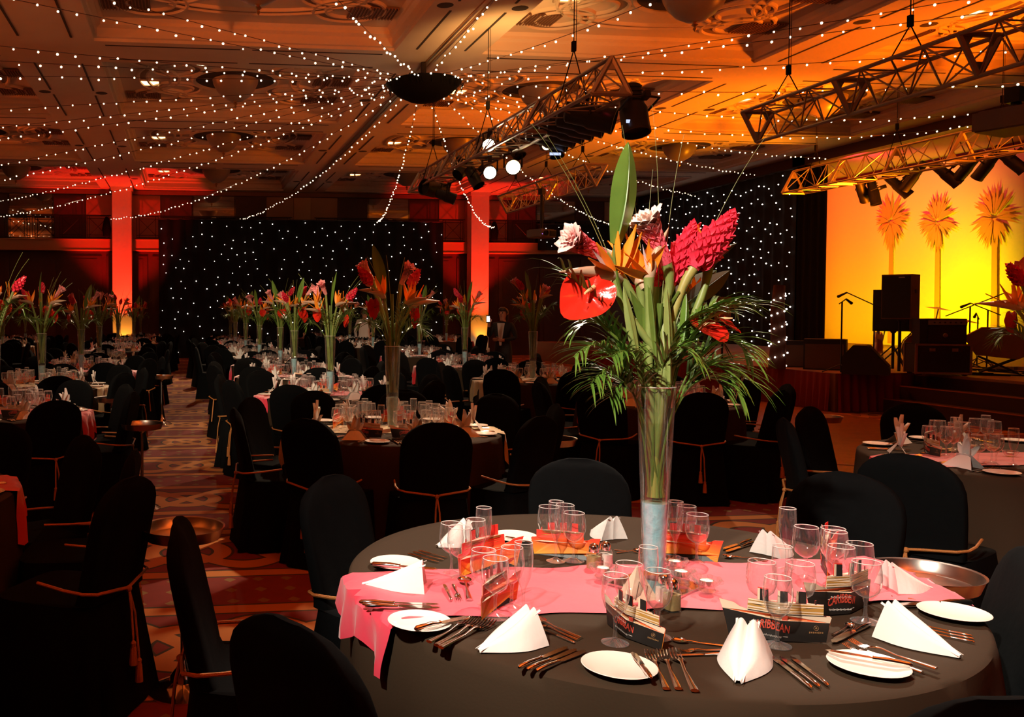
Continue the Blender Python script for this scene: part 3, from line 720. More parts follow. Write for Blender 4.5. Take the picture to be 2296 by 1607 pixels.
truss(13.7, 13.0, 18.9, 4.30, .55, 'amber-lit aluminium truss with spotlights over the front of the stage', 4)

def lantern(r, L):
    b = MB(); b.lathe([(r * .55, -L * .55), (r * .8, -L * .5), (r * .85, -L * .1), (r, 0), (r, L * .42), (r * 1.04, L * .44), (r * 1.04, L * .5), (r * .92, L * .5), (r * .9, L * .36)], 18)
    for k in range(4): b.box((0, r * .86, -L * .42 + k * L * .09), (r * .9, .012, .015))
    yk = MB(); yk.tube([(-r * 1.12, 0, 0), (-r * 1.15, r * 1.7, -.02), (0, r * 1.9, -.02), (r * 1.15, r * 1.7, -.02), (r * 1.12, 0, 0)], .014, 5)
    cl = MB(); cl.box((0, r * 1.95, -.02), (.06, .10, .07)); 
    le = MB(); le.lathe([(.001, L * .37), (r * .88, L * .37)], 18)
    return b.mesh(), yk.mesh(), cl.mesh(smooth=False), le.mesh()
def lantern_proto(r, L, lens):
    b, y, c, l = lantern(r, L)
    return Proto('stage_lantern', b, M['black_metal'], [('yoke', y, M['black_metal']), ('clamp', c, M['black_metal']), ('lens', l, lens)])
big, can, par = lantern_proto(.15, .56, M['ceil_dark']), lantern_proto(.105, .62, M['ceil_dark']), lantern_proto(.10, .36, M['ceil_dark'])
hotp, hot2, warmp = lantern_proto(.10, .34, M['hot']), lantern_proto(.115, .36, M['warm_lens']), lantern_proto(.075, .26, M['warm_lens'])
def hang(pr, loc, aim, label, group=None):
    """+Z of the lantern is its beam, +Y its yoke; aim is the beam's direction"""
    z = Vector(aim).normalized(); x = Vector((0, 0, 1)).cross(z); x = x.normalized() if x.length > .05 else Vector((1, 0, 0)); y = z.cross(x)
    if y.z < 0: x, y = -x, -y
    o = pr.place(loc, None, None, label, 'spotlight', group)
    o.rotation_euler = Matrix((x, y, z)).transposed().to_euler(); return o
tx = 4.62
for k, (px, py, Y) in enumerate(((1325, 262, 10.3), (1305, 272, 10.6), (1284, 280, 10.95), (1264, 288, 11.3), (1246, 298, 11.7), (1230, 308, 12.1))):
    hang(big, PYY(px, py, Y), (.75, -.45, -.25), f'black spotlight in the tight row under the near end of the middle truss, {["first", "second", "third", "fourth", "fifth", "sixth"][k]} from the camera', 'row of black spotlights under the middle truss')
hang(big, PYY(1420, 248, 9.5), (.0, -.3, -1), 'single black spotlight hanging upright below the near tip of the middle truss')
hang(par, PYY(1245, 325, 12.2), (.05, -.3, -1), 'black spotlight hanging below the row of lanterns on the middle truss')
hang(hotp, PYY(1098, 385, 13.2), (-.32, -1, -.26), 'blazing spotlight facing the camera under the middle truss')
hang(hot2, PYY(1150, 376, 12.9), (-.35, -1, -.12), 'glowing round spotlight right of the blazing one')
hang(hotp, PYY(1100, 324, 13.3), (-.5, -.9, -.25), 'bright spotlight above the blazing one on the middle truss')
hang(par, PYY(1154, 330, 13.0), (.3, -.4, -.8), 'dark spotlight with its back turned, above the glowing round one')
hang(par, PYY(1040, 380, 14.6), (-.6, -.3, -.5), 'dark spotlight left of the blazing one under the middle truss')
hang(par, PYY(1062, 398, 14.2), (.3, -.4, -.7), 'dark tilted spotlight just left of the blazing lamp')
hang(big, PYY(975, 425, 16.3), (-.8, -.4, .1), 'black spotlight at the far end of the middle truss, left one')
hang(par, PYY(1000, 440, 16.0), (.9, -.3, -.35), 'black spotlight at the far end of the middle truss, right one')
hang(warmp, PYY(1222, 328, 13.6), (-.2, -1, -.1), 'small warm lamp below the middle truss behind the black row')
lb = MB(); lb.box((0, 0, 0), (.16, .012, .035))
for px, py, Y in ((1420, 272, 9.36), (1245, 345, 12.05)):
    put('display_strip', lb.mesh(smooth=False), M['white_led'], None, PYY(px, py, Y), label='small lit white display bar on the front of the %s' % ('single hanging spotlight' if px > 1300 else 'spotlight below the row'), cat='display')
ld = MB(); ld.ball((0, 0, 0), .012, 6, 4)
put('pilot_light', ld, M['red_led'], None, PYY(1355, 243, 10.05), label='tiny red pilot light on the nearest spotlight of the row', cat='indicator light')
# spotlights on the stage truss
SP = [(1932, 425, 17.9, (.5, .3, -.6)), (1958, 428, 17.7, (.1, -.2, -1)), (2012, 415, 16.9, (.55, -.42, -.75)), (2048, 396, 16.6, (-.1, .5, -.6)), (2120, 390, 15.8, (.55, -.45, -.75)), (2168, 376, 15.5, (-.1, .52, -.55)),
      (2215, 368, 15.0, (-.1, .5, -.6)), (2264, 358, 14.6, (.55, -.45, -.75))]
for k, (px, py, Y, aim) in enumerate(SP):
    hang(can, PYY(px, py, Y), aim, f'long black spotlight on the stage truss, {["first", "second", "third", "fourth", "fifth", "sixth", "seventh", "eighth"][k]} from the left', 'black spotlights on the stage truss')
# projectors
def projector(loc, rot, s, label, drop_h):
    b = MB(); b.box((0, 0, 0), (.62, .50, .19)); b.box((0, 0, .10), (.54, .42, .03)); b.box((.0, 0, -.10), (.58, .46, .02))
    o = put('projector', b.mesh(smooth=False), M['grey_plastic'], None, loc, rot, s, label, 'projector')
    f = MB(); f.box((.16, -.256, 0), (.26, .014, .14)); 
    for i in range(5): f.box((.16, -.262, -.055 + i * .027), (.24, .01, .008))
    put('vent_panel', f.mesh(smooth=False), M['black_plastic'], o)
    l = MB(); l.lathe([(.07, 0), (.075, .05), (.06, .055), (.055, .02)], 16, M=Matrix.Translation((-.14, -.25, 0)) @ Matrix.Rotation(PI / 2, 4, 'X')); put('projector_lens', l, M['black_metal'], o)
    p = MB(); p.bar((0, 0, .09), (0, 0, drop_h), .04, 8); p.box((0, 0, drop_h - .05), (.14, .14, .16)); p.box((.03, 0, drop_h * .6), (.05, .08, drop_h * .3)); put('drop_pole', p, M['black_metal'], o)
    c = MB(); c.tube([(.04, 0, .1), (.14, .02, .25), (.06, 0, drop_h * .6), (.13, 0, drop_h * .85), (.03, 0, drop_h)], .008, 5); put('cable_loop', c, M['cable'], o)
    i = MB(); i.ball((-.27, -.252, -.03), .008, 6, 4); put('indicator', i, emis('violet_led', (.4, .2, 1.0), 4), o)
    return o
pp = PYY(2275, 272, 8.6); projector(pp, .35, 1.0, 'grey projector hanging under the near truss at the upper right', 3.95 - pp.z)
pp = PYY(1214, 524, 17.6); projector(pp, .5, .75, 'small projector hanging under the distant truss', (4.1 - pp.z) / .75)
# ------------------------------------------------------------------ stage
SZ = .62; SX = 11.75; TX = 10.35; TY = 13.2         # deck, its front edge, and the lower-left platform that juts out
mb = MB(); mb.box(((SX + 22) / 2, 18.8, SZ / 2), (22 - SX, 20.2, SZ)); mb.box(((SX + TX) / 2, (TY + 22) / 2, SZ / 2), (SX - TX, 22 - TY, SZ)); st = struct('stage_floor', mb.mesh(smooth=False), M['stage_top'])
mb = MB(); mb.box((SX - .012, 11.0, SZ / 2 - .02), (.02, 4.4, SZ - .04)); put('fascia', mb.mesh(smooth=False), M['stage_front'], st)
def skirt(a, b, label):
    a, b = Vector(a), Vector(b); L = (b - a).length; t = (b - a) / L; nr = Vector((t.y, -t.x, 0)); nr = nr if nr.x + nr.y < 0 else -nr
    m = MB(); n = int(L / .03)
    def fn(u, v):
        p = a + t * (L * u) + nr * (.05 + .028 * math.sin(u * L * 2 * PI / .15) * (1.25 - v) + .03 * (1 - v)); return (p.x, p.y, .01 + v * (SZ - .012))
    m.grid(fn, n, 4); put('stage_skirt', m, M['skirt'], None, label=label, cat='skirt')
skirt((TX, TY, 0), (SX - .1, TY, 0), 'pleated red skirt on the stage platform below the wedge monitor, facing the camera')
skirt((TX, TY + .05, 0), (TX, 17.2, 0), 'pleated red skirt along the side of the stage platform, before the tan amplifiers')
skirt((TX, 17.25, 0), (TX, 21.9, 0), 'pleated red skirt along the side of the stage platform, at its far end')
stp = MB()
for i, (x, z) in enumerate(((11.45, .42), (11.17, .22))):
    b = MB(); b.box((x, 10.9, z / 2), (.28, 4.2, z)); o = put('stage_step', b.mesh(smooth=False), M['stage_front'], None, label=['upper', 'lower'][i] + ' dark step with an orange edge strip in front of the stage', cat='step')
    e = MB(); e.box((x - .13, 10.9, z + .004), (.03, 4.2, .012)); put('edge_strip', e.mesh(smooth=False), M['edge_strip'], o)
# backcloth with flat tan palm shapes on it
mb = MB(); mb.grid(lambda u, v: (21.0 + .02 * math.sin(u * 40), 14.0 + u * 14.6, SZ + v * 5.2), 60, 2)
bc = put('stage_backcloth', mb, M['cyc'], None, label='large stage backcloth glowing yellow and red behind the band', cat='backdrop')
def palm_shape(px, ptop, pmid, pbot):
    t, mdl, b = PXX(px, ptop, 20.93), PXX(px - 2, pmid, 20.93), PXX(px - 6, pbot, 20.93)
    m = MB(); h = t.z - mdl.z; cy0, cz = t.y, (t.z + mdl.z) / 2
    m.add([(20.93, cy0 - .07, cz), (20.93, cy0 + .07, cz), (20.93, b.y + .10, SZ + .05), (20.93, b.y - .10, SZ + .05)], [(0, 1, 2, 3)])
    rnd = random.Random(px)
    for k in range(70):
        a = rnd.uniform(0, 2 * PI); L = h * .52 * rnd.uniform(.75, 1.05); up = math.sin(a)
        dy, dz = math.cos(a) * .80, math.sin(a)
        if dz < -.3: dy *= .75
        c0 = (cy0 + dy * L * .1, cz + dz * L * .1); c1 = (cy0 + dy * L, cz + dz * L - .12 * abs(dy))
        nx, nz = -(c1[1] - c0[1]), c1[0] - c0[0]; q = math.hypot(nx, nz); nx, nz = nx / q * .045, nz / q * .045
        mm = ((c0[0] + c1[0]) / 2, (c0[1] + c1[1]) / 2 + .05)
        x = 20.93 - .0006 * k
        m.add([(x, c0[0], c0[1]), (x, mm[0] + nx, mm[1] + nz), (x, c1[0], c1[1]), (x, mm[0] - nx, mm[1] - nz)], [(0, 1, 2, 3)])
    put('palm_shape', m.mesh(smooth=False), M['palm_shape'], bc)
palm_shape(2000, 432, 560, 840); palm_shape(2104, 432, 565, 840); palm_shape(2232, 412, 565, 840)

def on_stage(px, py): return PZ(px, py, SZ)
def cabinet(name, w, d, h, m, grille=True, handle=True):
    b = MB(); b.box((0, 0, h / 2), (w, d, h))
    parts = []
    if grille:
        g = MB(); g.box((0, -d / 2 - .006, h / 2), (w * .93, .014, h * .94)); parts.append(('grille', g.mesh(smooth=False), M['black_plastic']))
        l = MB(); l.box((w * .18, -d / 2 - .016, h * .93), (w * .2, .006, h * .022)); parts.append(('badge', l.mesh(smooth=False), M['steel_dull']))
    if handle:
        hh = MB(); hh.box((w / 2 + .002, 0, h * .62), (.012, d * .22, h * .09)); parts.append(('handle', hh.mesh(smooth=False), M['black_metal']))
    return Proto(name, b.mesh(smooth=False), m, parts)
spk = cabinet('loudspeaker', .42, .40, .72, M['cab_side']); spk2 = cabinet('loudspeaker', .52, .42, .70, M['black_plastic'])
def legs(base, z, dx):
    m = MB()
    o = put('speaker_stand', MB().bar((0, 0, .02), (0, 0, z), .022, 8), M['black_metal'], None, base, label=dx, cat='stand')
    for k in range(3):
        a = k * 2.1 + .4; q = MB(); q.bar((0, 0, .42), (.38 * math.cos(a), .38 * math.sin(a), .01), .012, 6); put('leg', q, M['black_metal'], o)
    c = MB(); c.lathe([(.03, z - .03), (.05, z), (.02, z + .005)], 10); put('pole_cup', c, M['black_metal'], o)
p = PXX(2018, 715, 11.55); b = Vector((p.x, p.y, SZ)); legs(b, p.z - SZ - .005, 'slim black stand under the right loudspeaker on the stage')
spk.place(p, -1.0, label='right loudspeaker, the higher one, with an orange-lit side, on the stage', cat='speaker')
p = PXX(2003, 742, 11.95); b = Vector((p.x, p.y, SZ)); legs(b, p.z - SZ - .005, 'slim black stand under the left loudspeaker on the stage')
spk2.place(p, -.9, label='left loudspeaker, the lower one, behind the higher one on the stage', cat='speaker')
p = PXX(1620, 722, 11.0); legs(Vector((p.x, p.y, SZ)), p.z - SZ - .005, 'stand under the far orange-lit loudspeaker by the side star curtain')
cabinet('loudspeaker', .26, .3, .52, M['cab_side'], False).place(p, -.4, label='far orange-lit loudspeaker in front of the side star curtain', cat='speaker')
# flight case and bass amplifier
fc = MB(); fc.box((0, 0, .26), (.72, .50, .44)); e = MB()
for x in (-.36, .36):
    for y in (-.25, .25): e.box((x, y, .26), (.03, .03, .46))
for z in (.04, .48):
    for y in (-.25, .25): e.box((0, y, z), (.74, .03, .03))
ct = MB()
for x in (-.3, .3):
    for y in (-.2, .2): ct.lathe([(.005, 0), (.04, .01), (.04, .04), (.005, .05)], 8, (x, y, 0))
lt = MB(); lt.box((.15, -.258, .40), (.08, .012, .05)); lt.box((-.15, -.258, .40), (.08, .012, .05))
case = Proto('flight_case', fc.mesh(smooth=False), M['black_plastic'], [('metal_edge', e.mesh(smooth=False), M['steel_dull']), ('caster', ct, M['black_metal']), ('latch', lt.mesh(smooth=False), M['steel_dull'])])
p = on_stage(2100, 840); case.place(p, -.42, label='black flight case with metal edges standing on the stage beneath the amplifier', cat='case')
am = MB(); am.box((0, 0, .2), (.62, .34, .40)); gl = MB(); gl.box((.05, -.175, .15), (.50, .014, .26)); pn = MB(); pn.box((.05, -.175, .34), (.50, .012, .07))
kn = MB()
for i in range(6): kn.lathe([(.012, 0), (.011, .015), (.001, .016)], 8, M=Matrix.Translation((-.12 + i * .07, -.18, .34)) @ Matrix.Rotation(PI / 2, 4, 'X'))
bd = MB(); bd.lathe([(.035, 0), (.03, .006), (.001, .007)], 12, M=Matrix.Translation((.03, -.182, .14)) @ Matrix.Rotation(PI / 2, 4, 'X'))
bass = Proto('bass_amplifier', am.mesh(smooth=False), M['black_plastic'], [('grille', gl.mesh(smooth=False), M['black_cloth']), ('control_panel', pn.mesh(smooth=False), M['grey_plastic']), ('knob', kn, M['black_metal']), ('round_badge', bd, M['steel_dull'])])
bass.place(p + Vector((.02, 0, .482)), -.42, label='black bass amplifier on top of the flight case', cat='amplifier')
# tan amplifiers, wedge monitors
cmb = cabinet('guitar_amplifier', .62, .34, .52, M['black_plastic'], False, False)
gg = MB(); gg.box((0, -.176, .23), (.57, .012, .42)); tp = MB(); tp.box((0, -.12, .525), (.60, .10, .012)); ln = MB(); ln.box((0, -.178, .475), (.6, .012, .035))
cmb.parts += [Proto('amp_cloth', gg.mesh(smooth=False), M['amp_cloth']), Proto('top_plate', tp.mesh(smooth=False), M['steel_dull'])]
cmb.place(on_stage(1850, 828), -.75, label='tan-fronted guitar amplifier with a bright top edge, at the stage front', cat='amplifier')
cmb.place(on_stage(1782, 822), -.5, .9, label='smaller tan guitar amplifier half hidden by the chair, at the stage front', cat='amplifier')
wm = MB(); wm.prism([(-.34, 0), (.34, 0), (.34, .12), (.02, .50), (-.18, .50), (-.34, .30)], .62)
wg = MB(); wg.box((0, 0, 0), (.46, .50, .012))
wedge = Proto('stage_monitor', wm.mesh(smooth=False), M['black_plastic'], [('grille', wg.mesh(smooth=False), M['black_cloth'])])
wedge.parts[0].me.transform(Matrix.Translation((.19, 0, .315)) @ Matrix.Rotation(math.radians(50), 4, 'Y'))
wedge.place(on_stage(1942, 838), -.75, .92, label='black wedge monitor lying at the stage front left of the speakers', cat='speaker')
wm2 = MB(); wm2.prism([(-.46, .10), (-.30, -.18), (.22, -.24), (.46, -.12), (.42, .10), (.16, .25), (-.22, .26)], .5)
p = PXX(2240, 770, 12.9); o = put('stage_monitor', wm2.mesh(smooth=False), M['cab_side'], None, p, (0, 0, -.75), label='dark angular wedge monitor raised on a crossed stand at the right of the stage', cat='speaker')
xs_ = MB(); zz = p.z - SZ - .21
for s in (-1, 1):
    for y in (-.14, .14): xs_.bar((-.26 * s, y, 0.01), (.26 * s, y, zz), .015, 6)
xs_.bar((-.26, -.2, zz), (-.26, .2, zz), .015, 6); xs_.bar((.26, -.2, zz), (.26, .2, zz), .015, 6)
for s in (-1, 1): xs_.bar((.26 * s, -.3, .015), (.26 * s, .3, .015), .015, 6)
put('crossed_stand', xs_, M['black_metal'], None, (p.x, p.y, SZ), -.75, label='black crossed folding stand under the raised wedge monitor', cat='stand')
# microphone stands
def mic(px, py, h, boom, label, ang):
    b = on_stage(px, py); o = put('microphone_stand', MB().bar((0, 0, .01), (0, 0, h), .012, 6), M['black_metal'], None, b, ang, label=label, cat='stand')
    for k in range(3):
        a = k * 2.09; q = MB(); q.bar((0, 0, .14), (.26 * math.cos(a), .26 * math.sin(a), .01), .009, 5); put('leg', q, M['black_metal'], o)
    q = MB(); q.bar((-.45 * boom, 0, h - .22 * boom), (.62 * boom, 0, h + .3 * boom), .009, 5); put('boom_arm', q, M['black_metal'], o)
    q = MB(); e = Vector((.62 * boom, 0, h + .3 * boom)); q.bar(e, e + Vector((.12, 0, -.06)), .014, 8, .022); q.ball(e + Vector((.13, 0, -.065)), .026, 8, 5); put('microphone', q, M['black_metal'], o)
mic(2172, 830, 1.08, .75, 'microphone stand with a long rising boom beside the amplifier', -.6); mic(2212, 826, 1.02, .4, 'microphone stand with a short bent boom in the middle of the stage', 2.6)
mic(2190, 820, .9, .2, 'straight microphone stand between the two boom stands', 1); mic(1958, 832, 1.1, .7, 'microphone stand with a boom left of the loudspeakers', 2.9)
mic(1885, 836, 1.15, .15, 'straight microphone stand in front of the side star curtain', .3)
# guitar on a stand
gb = MB()
body = [(.0, 0), (.13, .02), (.17, .12), (.13, .24), (.15, .33), (.10, .40), (.05, .36), (-.04, .36), (-.12, .41), (-.15, .31), (-.12, .22), (-.17, .11), (-.12, .01)]
gb.prism(body, .045); nk = MB(); nk.box((0, 0, .66), (.045, .03, .62)); nk.box((.01, 0, 1.02), (.08, .02, .16)); pg = MB(); pg.prism([(-.08, .05), (.1, .05), (.11, .25), (-.09, .28)], .052)
gs = MB(); gs.bar((-.15, .1, -.15), (0, .05, .2), .01, 5); gs.bar((.15, .1, -.15), (0, .05, .2), .01, 5); gs.bar((0, .25, -.15), (0, .05, .2), .01, 5)
gt = Proto('electric_guitar', gb.mesh(smooth=False), M['guitar_white'], [('neck', nk.mesh(smooth=False), M['amp_cloth']), ('pickguard', pg.mesh(smooth=False), M['guitar_red'])])
p = on_stage(1968, 826) + Vector((.5, .6, .22)); gt.place(p, .5, label='white electric guitar leaning on a stand behind the wedge monitor', cat='guitar')
put('guitar_stand', gs, M['black_metal'], None, p + Vector((0, 0.02, -.065)), .5, label='small folding stand under the white guitar', cat='stand')
# drum kit
def drum(r, d): 
    b = MB(); b.lathe([(r, 0), (r, d)], 24); h = MB(); h.lathe([(r * 1.03, -.01), (r * 1.03, .03), (r * .98, .03), (.001, .031)], 24); h.lathe([(.001, d - .01), (r * .98, d - .01), (r * 1.03, d), (r * 1.03, d - .03)], 24)
    return b.mesh(), h.mesh()
b, h = drum(.28, .42); p = on_stage(2048, 826) + Vector((1.6, 1.7, .29))
o = put('bass_drum', b, M['drum_shell'], None, p, (PI / 2, 0, -.65), label='bass drum facing the hall behind the loudspeakers', cat='drum'); put('hoop_and_skin', h, M['drum_skin'], o)
b, h = drum(.17, .22)
for dx, dz, t in ((-.2, .52, 'left'), (.22, .5, 'right')):
    o = put('tom_drum', b, M['drum_shell'], None, p + Vector((dx, -.15, dz - .2)), (.3, 0, .5), label=f'{t} tom drum above the bass drum', cat='drum'); put('hoop_and_skin', h, M['drum_skin'], o)
    q = MB(); q.bar((0, 0, .1), (0, .1, -.15), .012, 5); put('tom_mount', q, M['black_metal'], o)
cyb = MB(); cyb.lathe([(.22, 0), (.10, .015), (.03, .03), (.001, .032)], 24)
for dx, dy, hz, t in ((-.55, .1, .98, 'left'), (.6, .2, 1.05, 'right'), (.95, -.1, .8, 'low right')):
    q = p + Vector((dx, dy, 0)); q.z = SZ + hz
    o = put('cymbal', cyb.mesh(), M['brass'], None, q, (.15, .1, 0), label=f'brass cymbal on a stand, {t} one of the drum kit', cat='cymbal')
    s = MB(); s.bar((0, 0, 0), (0, 0, -hz), .012, 6); s.bar((0, 0, -hz + .35), (.2, .1, -hz + .01), .01, 5); s.bar((0, 0, -hz + .35), (-.2, .1, -hz + .01), .01, 5); put('stand', s, M['steel_dull'], o)
# cables and pedals
q = MB()
for k in range(7):
    a = on_stage(2150 + k * 22, 838 - (k % 3) * 5); q.tube([a + Vector((random.uniform(-.5, .5), t * .3 - .6, .012)) for t in range(6)], .010, 5)
put('stage_cables', q, M['cable'], None, label='tangle of black cables on the stage deck', cat='cables', kind='stuff')
for k, px in enumerate((2240, 2262, 2284)):
    q = MB(); q.box((0, 0, .03), (.13, .2, .06)); put('effects_pedal', q.mesh(smooth=False), M['grey_plastic'], None, on_stage(px, 829), .4, label=f'small effects pedal on the stage deck, {["left", "middle", "right"][k]} of three under the raised monitor', cat='pedal')
# palm prop wrapped in rope light
p = on_stage(1742, 826)
m = MB(); m.tube([(0, 0, 0), (.02, 0, .5), (-.01, 0, 1.0), (.02, 0, 1.45)], [.14, .12, .11, .09], 12)
o = put('palm_prop', m, M['trunk'], None, p, label='artificial palm tree with a light-wrapped trunk in front of the side star curtain', cat='palm tree')
m = MB()
for k in range(34):
    z = .05 + k * .038; a = k * .95; r = .135 - .03 * z
    m.ball((r * math.cos(a) * 1.15, r * math.sin(a) * 1.15 - .02, z), .017, 6, 4)
put('rope_light', m, M['star'], o, kind='stuff')
# ------------------------------------------------------------------ round tables, chairs, settings
TZ = .752
def cloth_mesh(R, seed, n=120):
    rnd = random.Random(seed); ph = [rnd.uniform(0, 6.28) for _ in range(4)]
    prof = [(0.001, .75), (R * .5, .7505), (R * .93, .75), (R - .012, .748), (R, .738), (R + .006, .70), (R + .012, .60), (R + .02, .42), (R + .03, .22), (R + .04, .008)]
    def fn(u, v):
        i = v * (len(prof) - 1); k = min(int(i), len(prof) - 2); t = i - k
        r = prof[k][0] * (1 - t) + prof[k + 1][0] * t; z = prof[k][1] * (1 - t) + prof[k + 1][1] * t
        a = 2 * PI * u; d = max(0, (.73 - z) / .73)
        w = math.sin(11 * a + ph[0]) * .5 + math.sin(17 * a + ph[1]) * .3 + math.sin(7 * a + ph[2]) * .35
        r += d ** .8 * .055 * w
        return (r * math.cos(a), r * math.sin(a), z)
    m = MB(); m.grid(fn, n, len(prof) - 1, True); return m.mesh()
def runner_mesh(R, w, off, hang, z=.7535, seed=1, wav=.006):
    rnd = random.Random(seed); p1, p2 = rnd.uniform(0, 6), rnd.uniform(0, 6)
    def fn(u, v):
        y = off + (v - .5) * w; y += .012 * math.sin(u * 40 + p1) * (1 if abs(v - .5) > .45 else 0) 
        xe = math.sqrt(max(.01, R * R - min(y * y, R * R * .95))); S = xe + hang * (1 + .25 * math.sin(v * 9 + p1))
        s = (u * 2 - 1) * S
        if abs(s) < xe: return (s, y, z + wav * (.5 + .5 * math.sin(s * 13 + 5 * y + p1) * math.sin(y * 24 + s * 4 + p2)))
        h = abs(s) - xe; sg = 1 if s > 0 else -1; al = math.atan2(y, xe)
        rr = R + .022 + .02 * math.sin(v * 20 + p2) * min(1, h * 8) + .06 * h
        return (sg * rr * math.cos(al), rr * math.sin(al), z - h)
    m = MB(); m.grid(fn, 70, 14); return m.mesh()

def chair_mesh(nc=44, fine=True):
    zs = [0.004, .06, .15, .26, .36, .43, .455, .468, .475, .50, .56, .64, .72, .79, .84, .875, .902, .922, .936, .944] if fine else [.004, .2, .42, .468, .476, .6, .75, .86, .915, .942]
    def ring(z):
        if z < .47:
            t = z / .47; hx = .275 - .055 * t; y0, y1 = -.285 + .045 * t, .285 - .055 * t    # front, rear
        else:
            t = (z - .47) / .475; yb = .185 + .095 * t; th = .040 - .008 * t
            if z < .476: th = .05
            hx = .205 + .016 * math.sin(t * 2.6)
            top = max(0, (t - .62) / .38); hx *= math.sqrt(max(.02, 1 - top ** 2.6 * .97)); th *= max(.25, 1 - top ** 6)
            y0, y1 = yb - th, yb + th
        pts = []
        for k in range(nc):
            a = 2 * PI * k / nc; c, s = math.cos(a), math.sin(a); e = .42
            x = hx * math.copysign(abs(c) ** e, c); y = (y0 + y1) / 2 + (y1 - y0) / 2 * math.copysign(abs(s) ** e, s)
            if z < .47:
                d = (1 - z / .47); f = 1 + d * .055 * math.sin(9 * a + 1) + d * .03 * math.sin(15 * a)
                x *= f; y = (y0 + y1) / 2 + (y - (y0 + y1) / 2) * f
            elif fine: y += .0035 * math.sin(x * 34 + z * 9) 
            pts.append((x, y, z))
        return pts
    m = MB(); rings = [ring(z) for z in zs]; m.v = [p for r in rings for p in r]
    for j in range(len(zs) - 1):
        for k in range(nc): m.f.append((j * nc + k, j * nc + (k + 1) % nc, (j + 1) * nc + (k + 1) % nc, (j + 1) * nc + k))
    m.f.append(tuple(range((len(zs) - 1) * nc, len(zs) * nc)))
    return m
cd_ = MB(); cd_.tube([(-.20, -.02, .545), (-.222, .12, .535), (-.222, .20, .53), (-.19, .245, .525), (-.05, .262, .508), (0, .266, .50), (.05, .262, .508), (.19, .245, .525), (.222, .20, .53), (.222, .12, .535), (.20, -.02, .545)], .0065, 6)
cd_.ball((0, .27, .497), .014, 8, 5)
cd_.tube([(0, .27, .497), (-.012, .29, .40), (-.016, .305, .22)], .0055, 5); cd_.tube([(0, .27, .497), (.012, .288, .42), (.018, .30, .30)], .0055, 5)
ts = MB(); ts.lathe([(.003, .0), (.012, -.012), (.010, -.025), (.013, -.035), (.017, -.10), (.001, -.101)], 8)
tsm = ts.mesh(); tsm.materials.append(M['cord'])
chair_p = Proto('banquet_chair', chair_mesh(), M['chair_cloth'], [('gold_cord', cd_, M['cord'])])
ch_far = Proto('banquet_chair', chair_mesh(24, False), M['chair_cloth'], [])
cdm = MB(); cdm.tube([(-.222, .12, .535), (-.19, .245, .525), (0, .268, .50), (.19, .245, .525), (.222, .12, .535)], .008, 4); cdm.bar((0, .27, .5), (0, .30, .22), .008, 4)
ch_mid = Proto('banquet_chair', ch_far.me, None, [('gold_cord', cdm, M['cord'])])
def chair(loc, face, label, group=None, lod=0, jit=0):
    """face: the point the chair looks at"""
    d = Vector(face) - Vector(loc); a = math.atan2(d.y, d.x) + PI / 2 + jit
    o = (chair_p, ch_mid, ch_far)[lod].place((loc[0], loc[1], 0), a, 1 + random.uniform(-.015, .015) if lod else None, label, 'chair', group)
    if lod == 0:
        put('tassel', tsm, None, o, (-.016, .305, .22)); put('tassel', tsm, None, o, (.018, .30, .30))
    return o
def chair_px(px, py, ctr, label, z=.94, back=.275):
    b = PZ(px, py, z); d = Vector((ctr[0] - b.x, ctr[1] - b.y, 0)).normalized()
    return chair((b.x + d.x * back, b.y + d.y * back), ctr, label)

# glassware
def glass_prof(h, r, rs, foot, kind):
    stem = h * (.40 if kind != 'flute' else .36)
    bow = {'goblet': [(.10, .0), (.45, .06), (.80, .18), (.97, .38), (1.0, .55), (.95, .80), (.88, 1.0)],
           'wine': [(.10, .0), (.40, .07), (.74, .20), (.95, .42), (1.0, .58), (.94, .82), (.86, 1.0)],
           'flute': [(.12, .0), (.45, .10), (.75, .25), (.95, .48), (1.0, .68), (.96, .88), (.92, 1.0)]}[kind]
    p = [(foot, 0.0), (foot, .002), (foot * .6, .006), (rs * 1.6, .012), (rs, .025), (rs, stem * .8), (rs * 1.5, stem - .004)]
    p += [(max(rs * 1.5, r * a), stem + (h - stem) * b) for a, b in bow]
    return p
def glass_proto(h, r, foot, kind, n, mt=None):
    m = MB(); m.capend = False; pr = glass_prof(h, r, .0042, foot, kind); m.lathe(pr, n)
    rim = MB(); rr = pr[-1][0]; rim.tube([(rr * math.cos(a), rr * math.sin(a), h) for a in np.linspace(0, 2 * PI, n + 1)], .0011, 4, False)
    return m, rim
GL = {}
M['rim'] = mat('glass_rim', (0.9, 0.86, 0.84), 0.08, 0.0, spec=1.0, coat=1.0)
for kd, h, r, ft in (('goblet', .165, .039, .036), ('wine', .175, .0355, .034), ('flute', .205, .0265, .031)):
    m, rim = glass_proto(h, r, ft, kd, 28); GL[kd] = Proto({'goblet': 'water_goblet', 'wine': 'wine_glass', 'flute': 'champagne_flute'}[kd], m, M['glass'], [('rim', rim, M['rim'])])
    m, rim = glass_proto(h, r, ft, kd, 14); m.v += []; GL[kd + '_mid'] = Proto(GL[kd].name, m, M['glass'], [('rim', glass_proto(h, r, ft, kd, 14)[1], M['rim'])])
def far_glass(mb, x, y, z, kd):
    h, r, ft = {'goblet': (.165, .039, .036), 'wine': (.175, .0355, .034), 'flute': (.205, .0265, .031)}[kd]
    mb.lathe([(ft, 0), (.005, .012), (.005, h * .4), (r * .8, h * .52), (r, h * .75), (r * .88, h)], 7, (x, y, z))

